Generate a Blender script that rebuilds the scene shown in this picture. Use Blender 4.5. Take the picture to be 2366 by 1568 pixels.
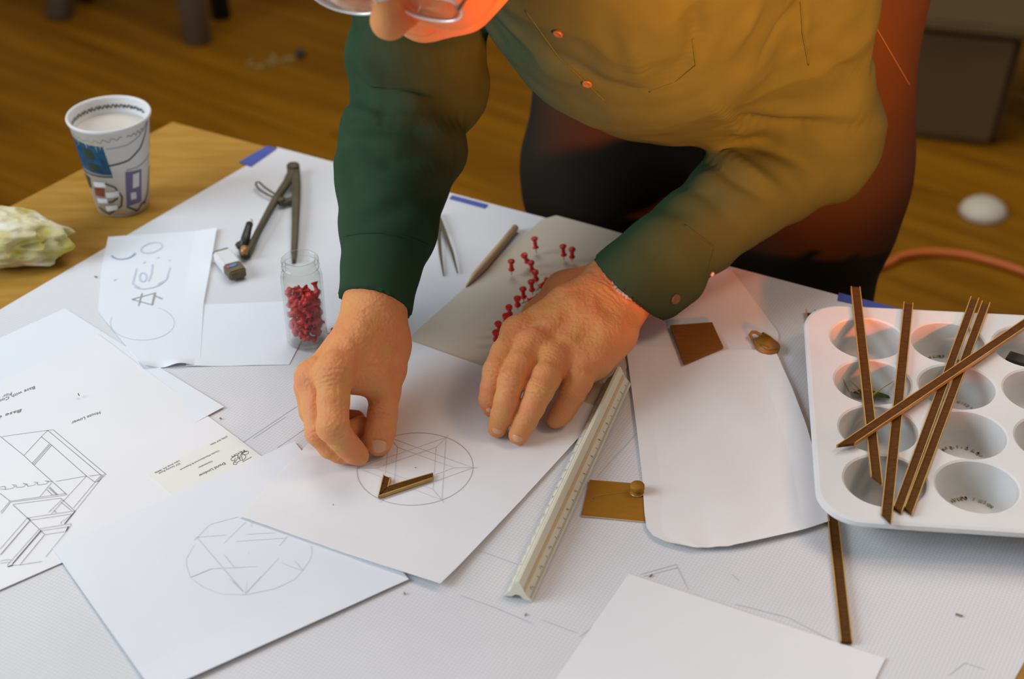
import bpy, bmesh, math, random
import numpy as np
from mathutils import Vector, Matrix, noise
from mathutils.bvhtree import BVHTree

for o in list(bpy.data.objects): bpy.data.objects.remove(o)
scene = bpy.context.scene
C = scene.collection
rng = random.Random(7)

# ------------------------------------------------------------------ camera
FPX = 3700.0                      # focal length in pixels of the 2366 x 1568 frame
PITCH = math.radians(33.95); ROLL = math.radians(-0.707); CAMZ = 1.651
TOP = 0.75                        # table top height
cam_data = bpy.data.cameras.new('camera'); cam = bpy.data.objects.new('camera', cam_data); C.objects.link(cam)
cam_data.sensor_width = 36.0; cam_data.lens = 36.0 * FPX / 2366.0
cam_data.clip_start = 0.05; cam_data.clip_end = 60
cam.matrix_world = Matrix.Translation((0, 0, CAMZ)) @ Matrix.Rotation(math.pi / 2 - PITCH, 4, 'X') @ Matrix.Rotation(ROLL, 4, 'Z')
cam_data.dof.use_dof = True; cam_data.dof.focus_distance = 1.47; cam_data.dof.aperture_fstop = 4.5
scene.camera = cam

# ------------------------------------------------------------------ light
world = bpy.data.worlds.new('world'); scene.world = world; world.use_nodes = True
bg = world.node_tree.nodes['Background']; bg.inputs[0].default_value = (0.90, 0.94, 1.0, 1); bg.inputs[1].default_value = 0.23
def area(name, loc, target, sx, sy, power, col, spread=180):
    l = bpy.data.lights.new(name, 'AREA'); l.shape = 'RECTANGLE'; l.size = sx; l.size_y = sy; l.energy = power; l.color = col
    l.spread = math.radians(spread)
    o = bpy.data.objects.new(name, l); C.objects.link(o); o.location = loc
    o.rotation_euler = (Vector(target) - Vector(loc)).to_track_quat('-Z', 'Y').to_euler(); return o
area('overhead_light', (0.15, 2.6, 3.3), (0.05, 1.5, 0.6), 2.6, 1.5, 46, (1.0, 0.965, 0.945))
area('side_window_light', (-2.6, 0.7, 2.1), (-.2, 1.2, 0.8), 1.5, 1.8, 34, (0.76, 0.88, 1.0), 120)
def spot(name, loc, target, power, col, size, blend, rad):
    l = bpy.data.lights.new(name, 'SPOT'); l.energy = power; l.color = col; l.spot_size = math.radians(size); l.spot_blend = blend
    l.shadow_soft_size = rad
    o = bpy.data.objects.new(name, l); C.objects.link(o); o.location = loc
    o.rotation_euler = (Vector(target) - Vector(loc)).to_track_quat('-Z', 'Y').to_euler(); return o
spot('light_leak_spot', (0.52, -0.05, 1.17), (0.285, 1.55, 1.185), 1000, (1.0, 0.18, 0.016), 35.5, 1.0, 0.06)  # added orange spot, stands in for the light leak over the torso
area('warm_fill_light', (1.3, 1.1, 2.5), (0.15, 1.3, 0.8), 0.5, 0.5, 8, (1.0, 0.66, 0.45))  # added fill to warm the hand and papers on the right
scene.view_settings.view_transform = 'Standard'; scene.view_settings.look = 'None'
scene.view_settings.gamma = 1.0; scene.view_settings.use_curve_mapping = False
scene.view_settings.exposure = -0.06

# ------------------------------------------------------------------ pixel -> place
_c, _s = math.cos(ROLL), math.sin(ROLL); _cp, _sp = math.cos(PITCH), math.sin(PITCH)
def ray(px, py):
    x = (px - 1183) / FPX; y = -(py - 784) / FPX
    x, y = _c * x - _s * y, _s * x + _c * y
    return Vector((x, _cp + y * _sp, -_sp + y * _cp))
def Pz(px, py, z):
    d = ray(px, py); return Vector((0, 0, CAMZ)) + d * ((z - CAMZ) / d.z)
def P(px, py, h=0.0):             # point h metres above the table top
    return Pz(px, py, TOP + h)
def Q(px, py, d):                 # point at distance d along the view axis
    return Vector((0, 0, CAMZ)) + ray(px, py) * d
CAMR = cam.matrix_world.to_3x3()
def camdir(x, y, z): return (CAMR @ Vector((x, y, z))).normalized()

# ------------------------------------------------------------------ materials
MATS = {}
def mat(name, col, rough=0.55, metal=0.0, var=None, bump=None, trans=0.0, ior=1.45, sss=0.0, spec=0.5, alpha=1.0, sheen=0.0):
    """var=(colour2, scale, (sx,sy,sz), contrast)  bump=(scale, strength, distance, (sx,sy,sz))"""
    if name in MATS: return MATS[name]
    m = bpy.data.materials.new(name); m.use_nodes = True; nt = m.node_tree; b = nt.nodes['Principled BSDF']
    b.inputs['Base Color'].default_value = (*col, 1); b.inputs['Roughness'].default_value = rough; b.inputs['Metallic'].default_value = metal
    b.inputs['Transmission Weight'].default_value = trans; b.inputs['IOR'].default_value = ior
    b.inputs['Specular IOR Level'].default_value = spec; b.inputs['Alpha'].default_value = alpha
    if sheen: b.inputs['Sheen Weight'].default_value = sheen; b.inputs['Sheen Roughness'].default_value = 0.5
    if sss:
        b.inputs['Subsurface Weight'].default_value = sss; b.inputs['Subsurface Radius'].default_value = (0.010, 0.004, 0.002); b.inputs['Subsurface Scale'].default_value = 0.5
    tc = nt.nodes.new('ShaderNodeTexCoord')
    def tex(scale, st, detail=6):
        mp = nt.nodes.new('ShaderNodeMapping'); mp.inputs['Scale'].default_value = st; nt.links.new(tc.outputs['Object'], mp.inputs[0])
        n = nt.nodes.new('ShaderNodeTexNoise'); n.inputs['Scale'].default_value = scale; n.inputs['Detail'].default_value = detail
        nt.links.new(mp.outputs[0], n.inputs['Vector']); return n
    if var:
        n = tex(var[1], var[2]); r = nt.nodes.new('ShaderNodeValToRGB'); k = var[3]
        r.color_ramp.elements[0].position = 0.5 - k; r.color_ramp.elements[1].position = 0.5 + k
        r.color_ramp.elements[0].color = (*col, 1); r.color_ramp.elements[1].color = (*var[0], 1)
        nt.links.new(n.outputs[0], r.inputs[0]); nt.links.new(r.outputs[0], b.inputs['Base Color'])
    if bump:
        n = tex(bump[0], bump[3] if len(bump) > 3 else (1, 1, 1), 8); bp = nt.nodes.new('ShaderNodeBump')
        bp.inputs['Strength'].default_value = bump[1]; bp.inputs['Distance'].default_value = bump[2]
        nt.links.new(n.outputs[0], bp.inputs['Height']); nt.links.new(bp.outputs[0], b.inputs['Normal'])
    MATS[name] = m; return m

M_paper = mat('white_paper', (0.86, 0.85, 0.85), 0.85, var=((0.83, 0.825, 0.82), 14, (1, 1, 1), 0.3), spec=0.2)
M_paper_cool = mat('cool_white_paper', (0.825, 0.845, 0.87), 0.85, var=((0.80, 0.82, 0.845), 12, (1, 1, 1), 0.3), spec=0.2)
M_vellum = mat('vellum_paper', (0.88, 0.855, 0.835), 0.8, var=((0.85, 0.825, 0.805), 9, (1, 1, 1), 0.25), bump=(40, 0.15, 0.002), spec=0.25)
M_beige = mat('tan_tracing_paper', (0.62, 0.53, 0.40), 0.8, var=((0.66, 0.57, 0.44), 10, (1, 1, 1), 0.3), spec=0.2)
M_card = mat('cream_card', (0.84, 0.83, 0.765), 0.7, spec=0.3)
M_pencil = mat('graphite_line', (0.36, 0.36, 0.37), 0.7)
M_faint = mat('faint_graphite_line', (0.57, 0.58, 0.60), 0.8)
M_vfaint = mat('very_faint_graphite_line', (0.68, 0.70, 0.74), 0.8)
M_ink = mat('black_ink', (0.035, 0.033, 0.03), 0.6)
M_inkbrown = mat('brown_pen_ink', (0.15, 0.135, 0.11), 0.6)
M_blueink = mat('blue_ink', (0.30, 0.38, 0.62), 0.7)
M_paleblueink = mat('pale_blue_ink', (0.60, 0.64, 0.75), 0.8)
M_tape = mat('blue_masking_tape', (0.055, 0.085, 0.34), 0.6, var=((0.07, 0.11, 0.40), 60, (1, 1, 1), 0.3))
M_ply = mat('plywood', (0.34, 0.165, 0.018), 0.65, spec=.2, var=((0.46, 0.25, 0.045), 9, (1.2, 7, 1), 0.22), bump=(80, 0.1, 0.002, (1, 8, 1)))
M_floor_gap = mat('floor_gap', (0.08, 0.033, 0.005), 0.8)
M_strip = mat('brown_banding', (0.135, 0.052, 0.008), 0.7, var=((0.075, 0.030, 0.006), 260, (0.6, 2.2, 1), 0.2), bump=(300, 0.2, 0.0006, (2, .5, 1)), spec=.15)
M_gold = mat('gold_edge', (0.55, 0.33, 0.08), 0.4, metal=0.1, var=((0.42, 0.24, 0.05), 200, (1, 1, 1), 0.3))
M_brass = mat('brass_plate_metal', (0.38, 0.17, 0.015), 0.55, metal=0.1, spec=.25, var=((0.32, 0.14, 0.012), 60, (1, 4, 1), 0.3), bump=(120, 0.12, 0.0006))
M_brass_edge = mat('polished_brass', (0.75, 0.55, 0.32), 0.3, metal=0.7)
M_walnut = mat('reddish_brown_veneer', (0.27, 0.11, 0.02), 0.7, spec=.15, var=((0.19, 0.072, 0.013), 60, (1, 9, 1), 0.25), bump=(90, 0.1, 0.0006, (1, 7, 1)))
M_horn = mat('amber_horn', (0.40, 0.20, 0.025), 0.4, var=((0.26, 0.11, 0.012), 90, (1, 1, 1), 0.25))
M_pan = mat('light_enamel', (0.78, 0.78, 0.765), 0.5, spec=.35, var=((0.69, 0.69, 0.66), 16, (1, 1, 1), 0.3), bump=(400, 0.06, 0.0004))
M_cupin = mat('stained_enamel', (0.66, 0.665, 0.65), 0.55, spec=.35, var=((0.58, 0.575, 0.53), 26, (1, 1, 1), 0.14))
M_crumb = mat('brown_residue', (0.22, 0.15, 0.07), 0.8)
M_residue = mat('tan_residue', (0.42, 0.34, 0.22), 0.8)
M_straw = mat('straw', (0.55, 0.33, 0.06), 0.7)
M_leaf = mat('green_leaf', (0.12, 0.16, 0.015), 0.6, var=((0.17, 0.20, 0.03), 200, (1, 1, 1), 0.3))
M_red = mat('red_plastic', (0.60, 0.022, 0.015), 0.35)
M_pinneedle = mat('steel', (0.45, 0.42, 0.36), 0.3, metal=1.0)
M_tool = mat('dull_bronze_steel', (0.085, 0.068, 0.036), 0.5, metal=0.15, spec=.3, var=((0.13, 0.105, 0.06), 60, (1, 1, 1), 0.3))
M_black = mat('black_metal', (0.03, 0.028, 0.02), 0.45)
M_orange = mat('copper_tip', (0.50, 0.24, 0.10), 0.4, metal=0.3)
M_rubber_w = mat('eraser_sleeve', (0.74, 0.72, 0.70), 0.6)
M_rubber_b = mat('used_grey_eraser', (0.20, 0.16, 0.085), 0.85, var=((0.11, 0.09, 0.05), 160, (1, 1, 1), 0.3))
M_redprint = mat('red_print', (0.55, 0.12, 0.14), 0.6)
M_blueprint = mat('blue_print', (0.12, 0.24, 0.58), 0.6)
M_dowel = mat('pale_wood_dowel', (0.60, 0.42, 0.24), 0.65, var=((0.50, 0.34, 0.18), 90, (1, 1, 1), 0.3))
M_scale = mat('ivory_scale', (0.76, 0.73, 0.57), 0.45, spec=0.4)
M_scale_groove = mat('amber_groove', (0.70, 0.50, 0.26), 0.5)
M_glass = mat('clear_glass', (0.95, 0.97, 0.95), 0.02, trans=1.0, ior=1.45)
def thin_glass(name, tint, ior):
    m = bpy.data.materials.new(name); m.use_nodes = True; nt = m.node_tree; nt.nodes.remove(nt.nodes['Principled BSDF']); out = nt.nodes['Material Output']
    t = nt.nodes.new('ShaderNodeBsdfTransparent'); t.inputs[0].default_value = (*tint, 1); g = nt.nodes.new('ShaderNodeBsdfGlossy'); g.inputs['Roughness'].default_value = .03
    lw = nt.nodes.new('ShaderNodeLayerWeight'); lw.inputs[0].default_value = .5; pw = nt.nodes.new('ShaderNodeMath'); pw.operation = 'POWER'; pw.inputs[1].default_value = ior;  nt.links.new(lw.outputs['Facing'], pw.inputs[0]); fr = nt.nodes.new('ShaderNodeMath'); fr.operation = 'MULTIPLY_ADD'; fr.inputs[1].default_value = .85; fr.inputs[2].default_value = .02; nt.links.new(pw.outputs[0], fr.inputs[0]); mx = nt.nodes.new('ShaderNodeMixShader')
    nt.links.new(fr.outputs[0], mx.inputs[0]); nt.links.new(t.outputs[0], mx.inputs[1]); nt.links.new(g.outputs[0], mx.inputs[2]); nt.links.new(mx.outputs[0], out.inputs[0]); return m
M_glass = thin_glass('clear_glass_wall', (.955, .965, .95), 3.5)
M_lens = thin_glass('spectacle_glass', (.97, .97, .97), 5)
_unused = mat('spectacle_lens', (1, 1, 1), 0.0, trans=1.0, ior=1.02)
M_cupw = mat('printed_paper_cup', (0.72, 0.71, 0.69), 0.5, spec=0.4)
M_tea = mat('milky_drink', (0.62, 0.57, 0.50), 0.4)
M_cteal = mat('teal_print', (0.008, 0.10, 0.20), 0.5, var=((0.006, 0.045, 0.09), 110, (1, 1, 1), 0.16))
M_cdark = mat('dark_green_print', (0.03, 0.05, 0.03), 0.5)
M_cgreen = mat('pale_green_print', (0.28, 0.38, 0.27), 0.6)
M_cgrey = mat('grey_print', (0.36, 0.36, 0.36), 0.6)
M_cpurple = mat('purple_print', (0.145, 0.125, 0.25), 0.5)
M_cred = mat('dark_red_print', (0.20, 0.055, 0.03), 0.5)
M_cloth = mat('stained_cotton', (0.86, 0.82, 0.74), 0.9, var=((0.50, 0.42, 0.05), 17, (1, 1.6, 1), 0.16), bump=(90, 0.3, 0.003, (1, 3, 1)))
M_skin = mat('weathered_skin', (0.70, 0.32, 0.10), 0.55, var=((0.74, 0.26, 0.108), 42, (1, 1, 1), 0.2), bump=(420, 0.5, 0.0012), sss=0.10, spec=0.3)
M_nail = mat('fingernail', (0.74, 0.38, 0.21), 0.3, spec=0.5)
M_nailtip = mat('nail_tip', (0.75, 0.60, 0.45), 0.35)
M_shirt = mat('green_cotton', (0.024, 0.054, 0.025), 0.85, var=((0.029, 0.063, 0.031), 30, (1, 1, 1), 0.3), bump=(900, 0.15, 0.0006), spec=0.15)
M_button = mat('horn_button', (0.085, 0.07, 0.03), 0.4)
M_trouser = mat('dark_brown_cotton', (0.017, 0.0135, 0.008), 0.85, bump=(700, 0.15, 0.0006), spec=0.2)
M_hair = mat('grey_hair', (0.40, 0.38, 0.35), 0.6, bump=(160, 0.6, 0.003, (1, 1, 8)))
M_silver = mat('silver', (0.80, 0.78, 0.76), 0.3, metal=0.6)
M_eye = mat('eyeball', (0.8, 0.78, 0.74), 0.15)
M_shoe = mat('black_leather', (0.02, 0.018, 0.016), 0.4)
M_greyleg = mat('grey_painted_steel', (0.19, 0.16, 0.11), 0.6, var=((0.23, 0.195, 0.14), 8, (1, 1, 1), 0.3))
M_darkleg = mat('dark_green_steel', (0.012, 0.018, 0.013), 0.6)
M_box = mat('grey_brown_bin', (0.10, 0.062, 0.026), 0.8, spec=.1, var=((0.13, 0.08, 0.033), 5, (1, 1, 1), 0.3))
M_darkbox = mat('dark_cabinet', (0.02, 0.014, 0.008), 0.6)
M_cable = mat('orange_cable', (0.55, 0.12, 0.015), 0.5)
M_bowl = mat('off_white_dish', (0.58, 0.51, 0.38), 0.5)
M_piping = mat('grey_thread', (.06, .06, .05), .8)
M_scrap = mat('wood_scrap', (0.34, 0.20, 0.05), 0.8)

def floor_mat():
    m = bpy.data.materials.new('amber_floorboards'); m.use_nodes = True; nt = m.node_tree; b = nt.nodes['Principled BSDF']
    tc = nt.nodes.new('ShaderNodeTexCoord'); oi = nt.nodes.new('ShaderNodeObjectInfo')
    add = nt.nodes.new('ShaderNodeVectorMath'); add.operation = 'ADD'
    mul = nt.nodes.new('ShaderNodeMath'); mul.operation = 'MULTIPLY'; mul.inputs[1].default_value = 40
    nt.links.new(oi.outputs['Random'], mul.inputs[0])
    mp = nt.nodes.new('ShaderNodeMapping'); mp.inputs['Scale'].default_value = (0.9, 9, 1)
    nt.links.new(tc.outputs['Object'], add.inputs[0]); nt.links.new(mul.outputs[0], add.inputs[1]); nt.links.new(add.outputs[0], mp.inputs[0])
    n = nt.nodes.new('ShaderNodeTexNoise'); n.inputs['Scale'].default_value = 2.2; n.inputs['Detail'].default_value = 6
    nt.links.new(mp.outputs[0], n.inputs['Vector'])
    r = nt.nodes.new('ShaderNodeValToRGB'); r.color_ramp.elements[0].position = 0.3; r.color_ramp.elements[1].position = 0.72
    r.color_ramp.elements[0].color = (0.17, 0.064, 0.002, 1); r.color_ramp.elements[1].color = (0.32, 0.130, 0.004, 1)
    nt.links.new(n.outputs[0], r.inputs[0])
    mr = nt.nodes.new('ShaderNodeMapRange'); mr.inputs[3].default_value = 0.90; mr.inputs[4].default_value = 1.08
    nt.links.new(oi.outputs['Random'], mr.inputs[0])
    mx = nt.nodes.new('ShaderNodeMix'); mx.data_type = 'RGBA'; mx.blend_type = 'MULTIPLY'; mx.inputs[0].default_value = 1
    nt.links.new(r.outputs[0], mx.inputs[6]); nt.links.new(mr.outputs[0], mx.inputs[7]); nt.links.new(mx.outputs[2], b.inputs['Base Color'])
    b.inputs['Roughness'].default_value = 0.55; b.inputs['Specular IOR Level'].default_value = 0.1; return m
M_floor = floor_mat()

def grid_mat(ang):
    m = bpy.data.materials.new('drafting_grid_paper'); m.use_nodes = True; nt = m.node_tree; b = nt.nodes['Principled BSDF']
    tc = nt.nodes.new('ShaderNodeTexCoord'); mp = nt.nodes.new('ShaderNodeMapping'); mp.inputs['Rotation'].default_value = (0, 0, -ang)
    nt.links.new(tc.outputs['Object'], mp.inputs[0]); sep = nt.nodes.new('ShaderNodeSeparateXYZ'); nt.links.new(mp.outputs[0], sep.inputs[0])
    def lines(sock, pitch, w):
        a = nt.nodes.new('ShaderNodeMath'); a.operation = 'MULTIPLY'; a.inputs[1].default_value = 1 / pitch; nt.links.new(sock, a.inputs[0])
        f = nt.nodes.new('ShaderNodeMath'); f.operation = 'FRACT'; nt.links.new(a.outputs[0], f.inputs[0])
        g = nt.nodes.new('ShaderNodeMath'); g.operation = 'LESS_THAN'; g.inputs[1].default_value = w / pitch; nt.links.new(f.outputs[0], g.inputs[0]); return g.outputs[0]
    def mx_(a, c):
        q = nt.nodes.new('ShaderNodeMath'); q.operation = 'MAXIMUM'; nt.links.new(a, q.inputs[0]); nt.links.new(c, q.inputs[1]); return q.outputs[0]
    g = mx_(lines(sep.outputs[0], 0.003175, 0.00042), lines(sep.outputs[1], 0.003175, 0.00042))
    n = nt.nodes.new('ShaderNodeTexNoise'); n.inputs['Scale'].default_value = 7; nt.links.new(tc.outputs['Object'], n.inputs['Vector'])
    r = nt.nodes.new('ShaderNodeValToRGB'); r.color_ramp.elements[0].position = .3; r.color_ramp.elements[1].position = .7
    r.color_ramp.elements[0].color = (0.725, 0.715, 0.715, 1); r.color_ramp.elements[1].color = (0.77, 0.76, 0.76, 1); nt.links.new(n.outputs[0], r.inputs[0])
    mx = nt.nodes.new('ShaderNodeMix'); mx.data_type = 'RGBA'; mx.inputs[7].default_value = (0.57, 0.575, 0.60, 1)
    ml = nt.nodes.new('ShaderNodeMath'); ml.operation = 'MULTIPLY'; ml.inputs[1].default_value = 0.75; nt.links.new(g, ml.inputs[0])
    nt.links.new(ml.outputs[0], mx.inputs[0]); nt.links.new(r.outputs[0], mx.inputs[6]); nt.links.new(mx.outputs[2], b.inputs['Base Color'])
    b.inputs['Roughness'].default_value = 0.85; b.inputs['Specular IOR Level'].default_value = 0.2; return m

# ------------------------------------------------------------------ object helpers
WLOC = {}
def link(name, me, m, parent=None, smooth=False, origin=None):
    """me has world coordinates; the origin moves to the base of the thing"""
    n = len(me.vertices); co = np.empty(n * 3, np.float32); me.vertices.foreach_get('co', co); co = co.reshape(-1, 3)
    if origin is None:
        lo, hi = co.min(0), co.max(0); origin = Vector(((lo[0] + hi[0]) / 2, (lo[1] + hi[1]) / 2, lo[2]))
    co -= np.array(origin, np.float32); me.vertices.foreach_set('co', co.ravel()); me.update()
    if m: me.materials.append(m)
    if smooth: me.polygons.foreach_set('use_smooth', [True] * len(me.polygons))
    o = bpy.data.objects.new(name, me); C.objects.link(o)
    base = Vector((0, 0, 0))
    if parent: o.parent = parent; base = WLOC[parent]
    o.location = Vector(origin) - base; WLOC[o] = Vector(origin); return o
def mesh(name, v, f, m, parent=None, smooth=False, origin=None):
    me = bpy.data.meshes.new(name); me.from_pydata([tuple(x) for x in v], [], f); me.validate(); return link(name, me, m, parent, smooth, origin)
def bmobj(name, bm, m, parent=None, smooth=False, origin=None):
    bmesh.ops.recalc_face_normals(bm, faces=bm.faces)
    me = bpy.data.meshes.new(name); bm.to_mesh(me); bm.free(); return link(name, me, m, parent, smooth, origin)
def tag(o, label, cat, group=None, kind=None):
    o['label'] = label; o['category'] = cat
    if group: o['group'] = group
    if kind: o['kind'] = kind
    return o
def thing(name, loc, label, cat, group=None):
    o = bpy.data.objects.new(name, None); C.objects.link(o); o.location = loc; o.empty_display_size = 0.02; WLOC[o] = Vector(loc); return tag(o, label, cat, group)
def frame(z, x=None):
    z = Vector(z).normalized(); x = Vector(x) if x is not None else (Vector((1, 0, 0)) if abs(z.x) < .9 else Vector((0, 1, 0)))
    x = (x - z * x.dot(z)).normalized(); return x, z.cross(x), z
def tube(bm, pts, radii, seg=10, cap=True):
    pts = [Vector(p) for p in pts]; n = len(pts)
    if not hasattr(radii, '__len__'): radii = [radii] * n
    rings = []; x = None
    for i in range(n):
        t = (pts[min(i + 1, n - 1)] - pts[max(i - 1, 0)]); x, y, z = frame(t, x)
        rings.append([bm.verts.new(pts[i] + (x * math.cos(a) + y * math.sin(a)) * radii[i]) for a in [2 * math.pi * k / seg for k in range(seg)]])
    for i in range(n - 1):
        for k in range(seg): bm.faces.new((rings[i][k], rings[i][(k + 1) % seg], rings[i + 1][(k + 1) % seg], rings[i + 1][k]))
    if cap: bm.faces.new(rings[0][::-1]); bm.faces.new(rings[-1])
def lathe(bm, prof, c=(0, 0, 0), seg=48, axis=None, close=False, cap=True):
    c = Vector(c); x, y, z = frame(axis or (0, 0, 1), (1, 0, 0) if axis is None else None)
    rings = [[bm.verts.new(c + (x * math.cos(2 * math.pi * k / seg) + y * math.sin(2 * math.pi * k / seg)) * max(r, 1e-5) + z * h) for k in range(seg)] for r, h in prof]
    m = len(rings)
    for i in range(m if close else m - 1):
        a, b = rings[i], rings[(i + 1) % m]
        for k in range(seg): bm.faces.new((a[k], a[(k + 1) % seg], b[(k + 1) % seg], b[k]))
    if not close and cap:
        if prof[0][0] > 1e-4: bm.faces.new(rings[0][::-1])
        if prof[-1][0] > 1e-4: bm.faces.new(rings[-1])
def box8(bm, b4, t4):
    v = [bm.verts.new(p) for p in list(b4) + list(t4)]
    bm.faces.new(v[3::-1]); bm.faces.new(v[4:8])
    for i in range(4): bm.faces.new((v[i], v[(i + 1) % 4], v[4 + (i + 1) % 4], v[4 + i]))
def bx(bm, c, e, X, Y, Z):
    c = Vector(c); pts = [c + X * (sx * e[0]) + Y * (sy * e[1]) for sx, sy in ((-1, -1), (1, -1), (1, 1), (-1, 1))]
    box8(bm, [p - Z * e[2] for p in pts], [p + Z * e[2] for p in pts])
def prism(bm, poly, dz):          # poly: world points, extruded up by dz
    a = [bm.verts.new(p) for p in poly]; b = [bm.verts.new(Vector(p) + Vector((0, 0, dz))) for p in poly]; n = len(a)
    bm.faces.new(a[::-1]); bm.faces.new(b)
    for i in range(n): bm.faces.new((a[i], a[(i + 1) % n], b[(i + 1) % n], b[i]))
UP = Vector((0, 0, 1))

# ribbons of ink or pencil lying on a sheet
def strip_of(v, f, pts, w):
    """a continuous mitred ribbon through pts, without overlapping faces"""
    pts = [p for i, p in enumerate(pts) if i == 0 or (p - pts[i - 1]).length > 1e-6]; n = len(pts); closed = n > 3 and (pts[0] - pts[-1]).length < 1e-5
    if n < 2: return
    i0 = len(v)
    for i, p in enumerate(pts):
        d0 = (p - pts[i - 1]).normalized() if i else (pts[1] - p).normalized(); d1 = (pts[i + 1] - p).normalized() if i < n - 1 else d0
        t = d0 + d1
        if t.length < .2: t = d1
        t.normalize(); s = t.cross(UP).normalized(); k = min(1.6, 1 / max(.3, s.dot(d1.cross(UP).normalized()))); v += [p - s * w / 2 * k, p + s * w / 2 * k]
    for i in range(n - 1): f.append((i0 + 2 * i + 1, i0 + 2 * i, i0 + 2 * i + 2, i0 + 2 * i + 3))
def ribbons(name, polys, w, m, parent, h, kind_label=None):
    v = []; f = []
    for j, pl in enumerate(polys):
        ww = w
        if isinstance(pl, tuple): pl, ww = pl
        strip_of(v, f, [P(x, y, h + j * 6e-6) for x, y in pl], ww)
    o = mesh(name, v, f, m, parent)
    if kind_label: o['label'] = kind_label
    return o
def ell(cx, cy, rx, ry, a0=0, a1=360, rot=0, n=40):
    r = math.radians(rot); out = []
    for k in range(n + 1):
        a = math.radians(a0 + (a1 - a0) * k / n); x, y = rx * math.cos(a), ry * math.sin(a)
        out.append((cx + x * math.cos(r) - y * math.sin(r), cy + x * math.sin(r) + y * math.cos(r)))
    return out
def text_on(name, s, p0, p1, height, m, parent, h, shear=0.0, vflat=1.0):
    cu = bpy.data.curves.new(name, 'FONT'); cu.body = s; cu.size = 1.0; cu.shear = shear; cu.resolution_u = 2
    t = bpy.data.objects.new(name, cu); C.objects.link(t)
    bpy.context.view_layer.update()
    me = bpy.data.meshes.new_from_object(t.evaluated_get(bpy.context.evaluated_depsgraph_get()))
    bpy.data.objects.remove(t); bpy.data.curves.remove(cu)
    co = np.array([v.co[:] for v in me.vertices]); w = co[:, 0].max() - co[:, 0].min(); x0 = co[:, 0].min()
    A, B = P(*p0, h), P(*p1, h); U = (B - A); V = UP.cross(U).normalized() * height
    for v in me.vertices: v.co = A + U * ((v.co.x - x0) / w) + V * v.co.y * 1.4
    return link(name, me, m, parent)

# ------------------------------------------------------------------ setting: floor
A_, B_ = Pz(2100, 530, 0), Pz(2366, 615, 0)
fdir = (B_ - A_).normalized(); fang = math.atan2(fdir.y, fdir.x); fper = UP.cross(fdir)
fl = bmesh.new(); ctr = Vector((0.2, 3.0, 0))
bx(fl, ctr + Vector((0, 0, -0.035)), (5.4, 5.4, 0.02), fdir, fper, UP)
floor = bmobj('floor', fl, M_floor_gap); floor['kind'] = 'structure'; floor['label'] = 'amber stained floor of wide wooden boards'
PW = 0.19; plank_me = None
off0 = (A_ - ctr).dot(fper)
for i in range(-27, 28):
    for j in range(4):
        c = ctr + fper * (off0 + (i + .5) * PW) + fdir * ((j - 1.5) * 2.6 + (i * 0.83) % 1.9 - .9)
        if plank_me is None:
            bm = bmesh.new(); bx(bm, (0, 0, -0.0075), (1.297, PW / 2 - 0.0012, 0.0075), Vector((1, 0, 0)), Vector((0, 1, 0)), UP)
            bmesh.ops.bevel(bm, geom=bm.edges[:], offset=0.0006, segments=1, affect='EDGES')
            plank_me = bpy.data.meshes.new('plank'); bm.to_mesh(plank_me); bm.free(); plank_me.materials.append(M_floor)
        o = bpy.data.objects.new('plank', plank_me); C.objects.link(o); o.parent = floor
        o.location = c - WLOC[floor]; o.rotation_euler = (0, 0, fang)

M_wall = mat('warm_plaster', (0.42, 0.36, 0.28), 0.9)
for nm, cx_, ex_, lab_ in (('wall_back', (0.2, 7.3, 1.5), (5.0, .05, 1.52), 'plain plaster wall far behind the table'), ('wall_left', (-4.9, 2.6, 1.5), (.05, 4.7, 1.52), 'plain plaster wall on the left')):
    bm = bmesh.new(); bx(bm, cx_, ex_, Vector((1, 0, 0)), Vector((0, 1, 0)), UP); o = bmobj(nm, bm, M_wall); o['kind'] = 'structure'; o['label'] = lab_

# ------------------------------------------------------------------ table and the taped grid sheet
K = P(398, 279); e1 = (P(2110, 727) - P(640, 340)).normalized(); e2 = Vector((-0.575, -0.818, 0)).normalized()
LT, WT = 1.62, 1.55
table = thing('work_table', (K + e1 * LT / 2 + e2 * WT / 2) * 1.0 - Vector((0, 0, TOP)), 'large plywood work table covered with papers and tools', 'table')
bm = bmesh.new(); q = [K, K + e2 * WT, K + e2 * WT + e1 * LT, K + e1 * LT]
prism(bm, [p + Vector((0, 0, -0.022)) for p in q], 0.022)
bmesh.ops.bevel(bm, geom=[e for e in bm.edges], offset=0.0025, segments=2, affect='EDGES')
bmobj('table_top', bm, M_ply, table)
for su, sv in ((.08, .08), (.92, .08), (.92, .92), (.08, .92)):
    c = K + e1 * LT * su + e2 * WT * sv; bm = bmesh.new(); X, Y = e1, UP.cross(e1)
    bx(bm, (c.x, c.y, (TOP - .022) / 2), (.03, .03, (TOP - .022) / 2 - 0.0005), X, Y, UP); bmobj('leg', bm, M_ply, table)
for (u0, v0, u1, v1) in ((.12, .08, .88, .08), (.12, .92, .88, .92), (.08, .12, .08, .88), (.92, .12, .92, .88)):
    a = K + e1 * LT * u0 + e2 * WT * v0; b = K + e1 * LT * u1 + e2 * WT * v1; d = (b - a).normalized(); bm = bmesh.new()
    c = (a + b) / 2; bx(bm, (c.x, c.y, TOP - .022 - .045), ((b - a).length / 2, .011, .044), d, UP.cross(d), UP); bmobj('rail', bm, M_ply, table)

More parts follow.
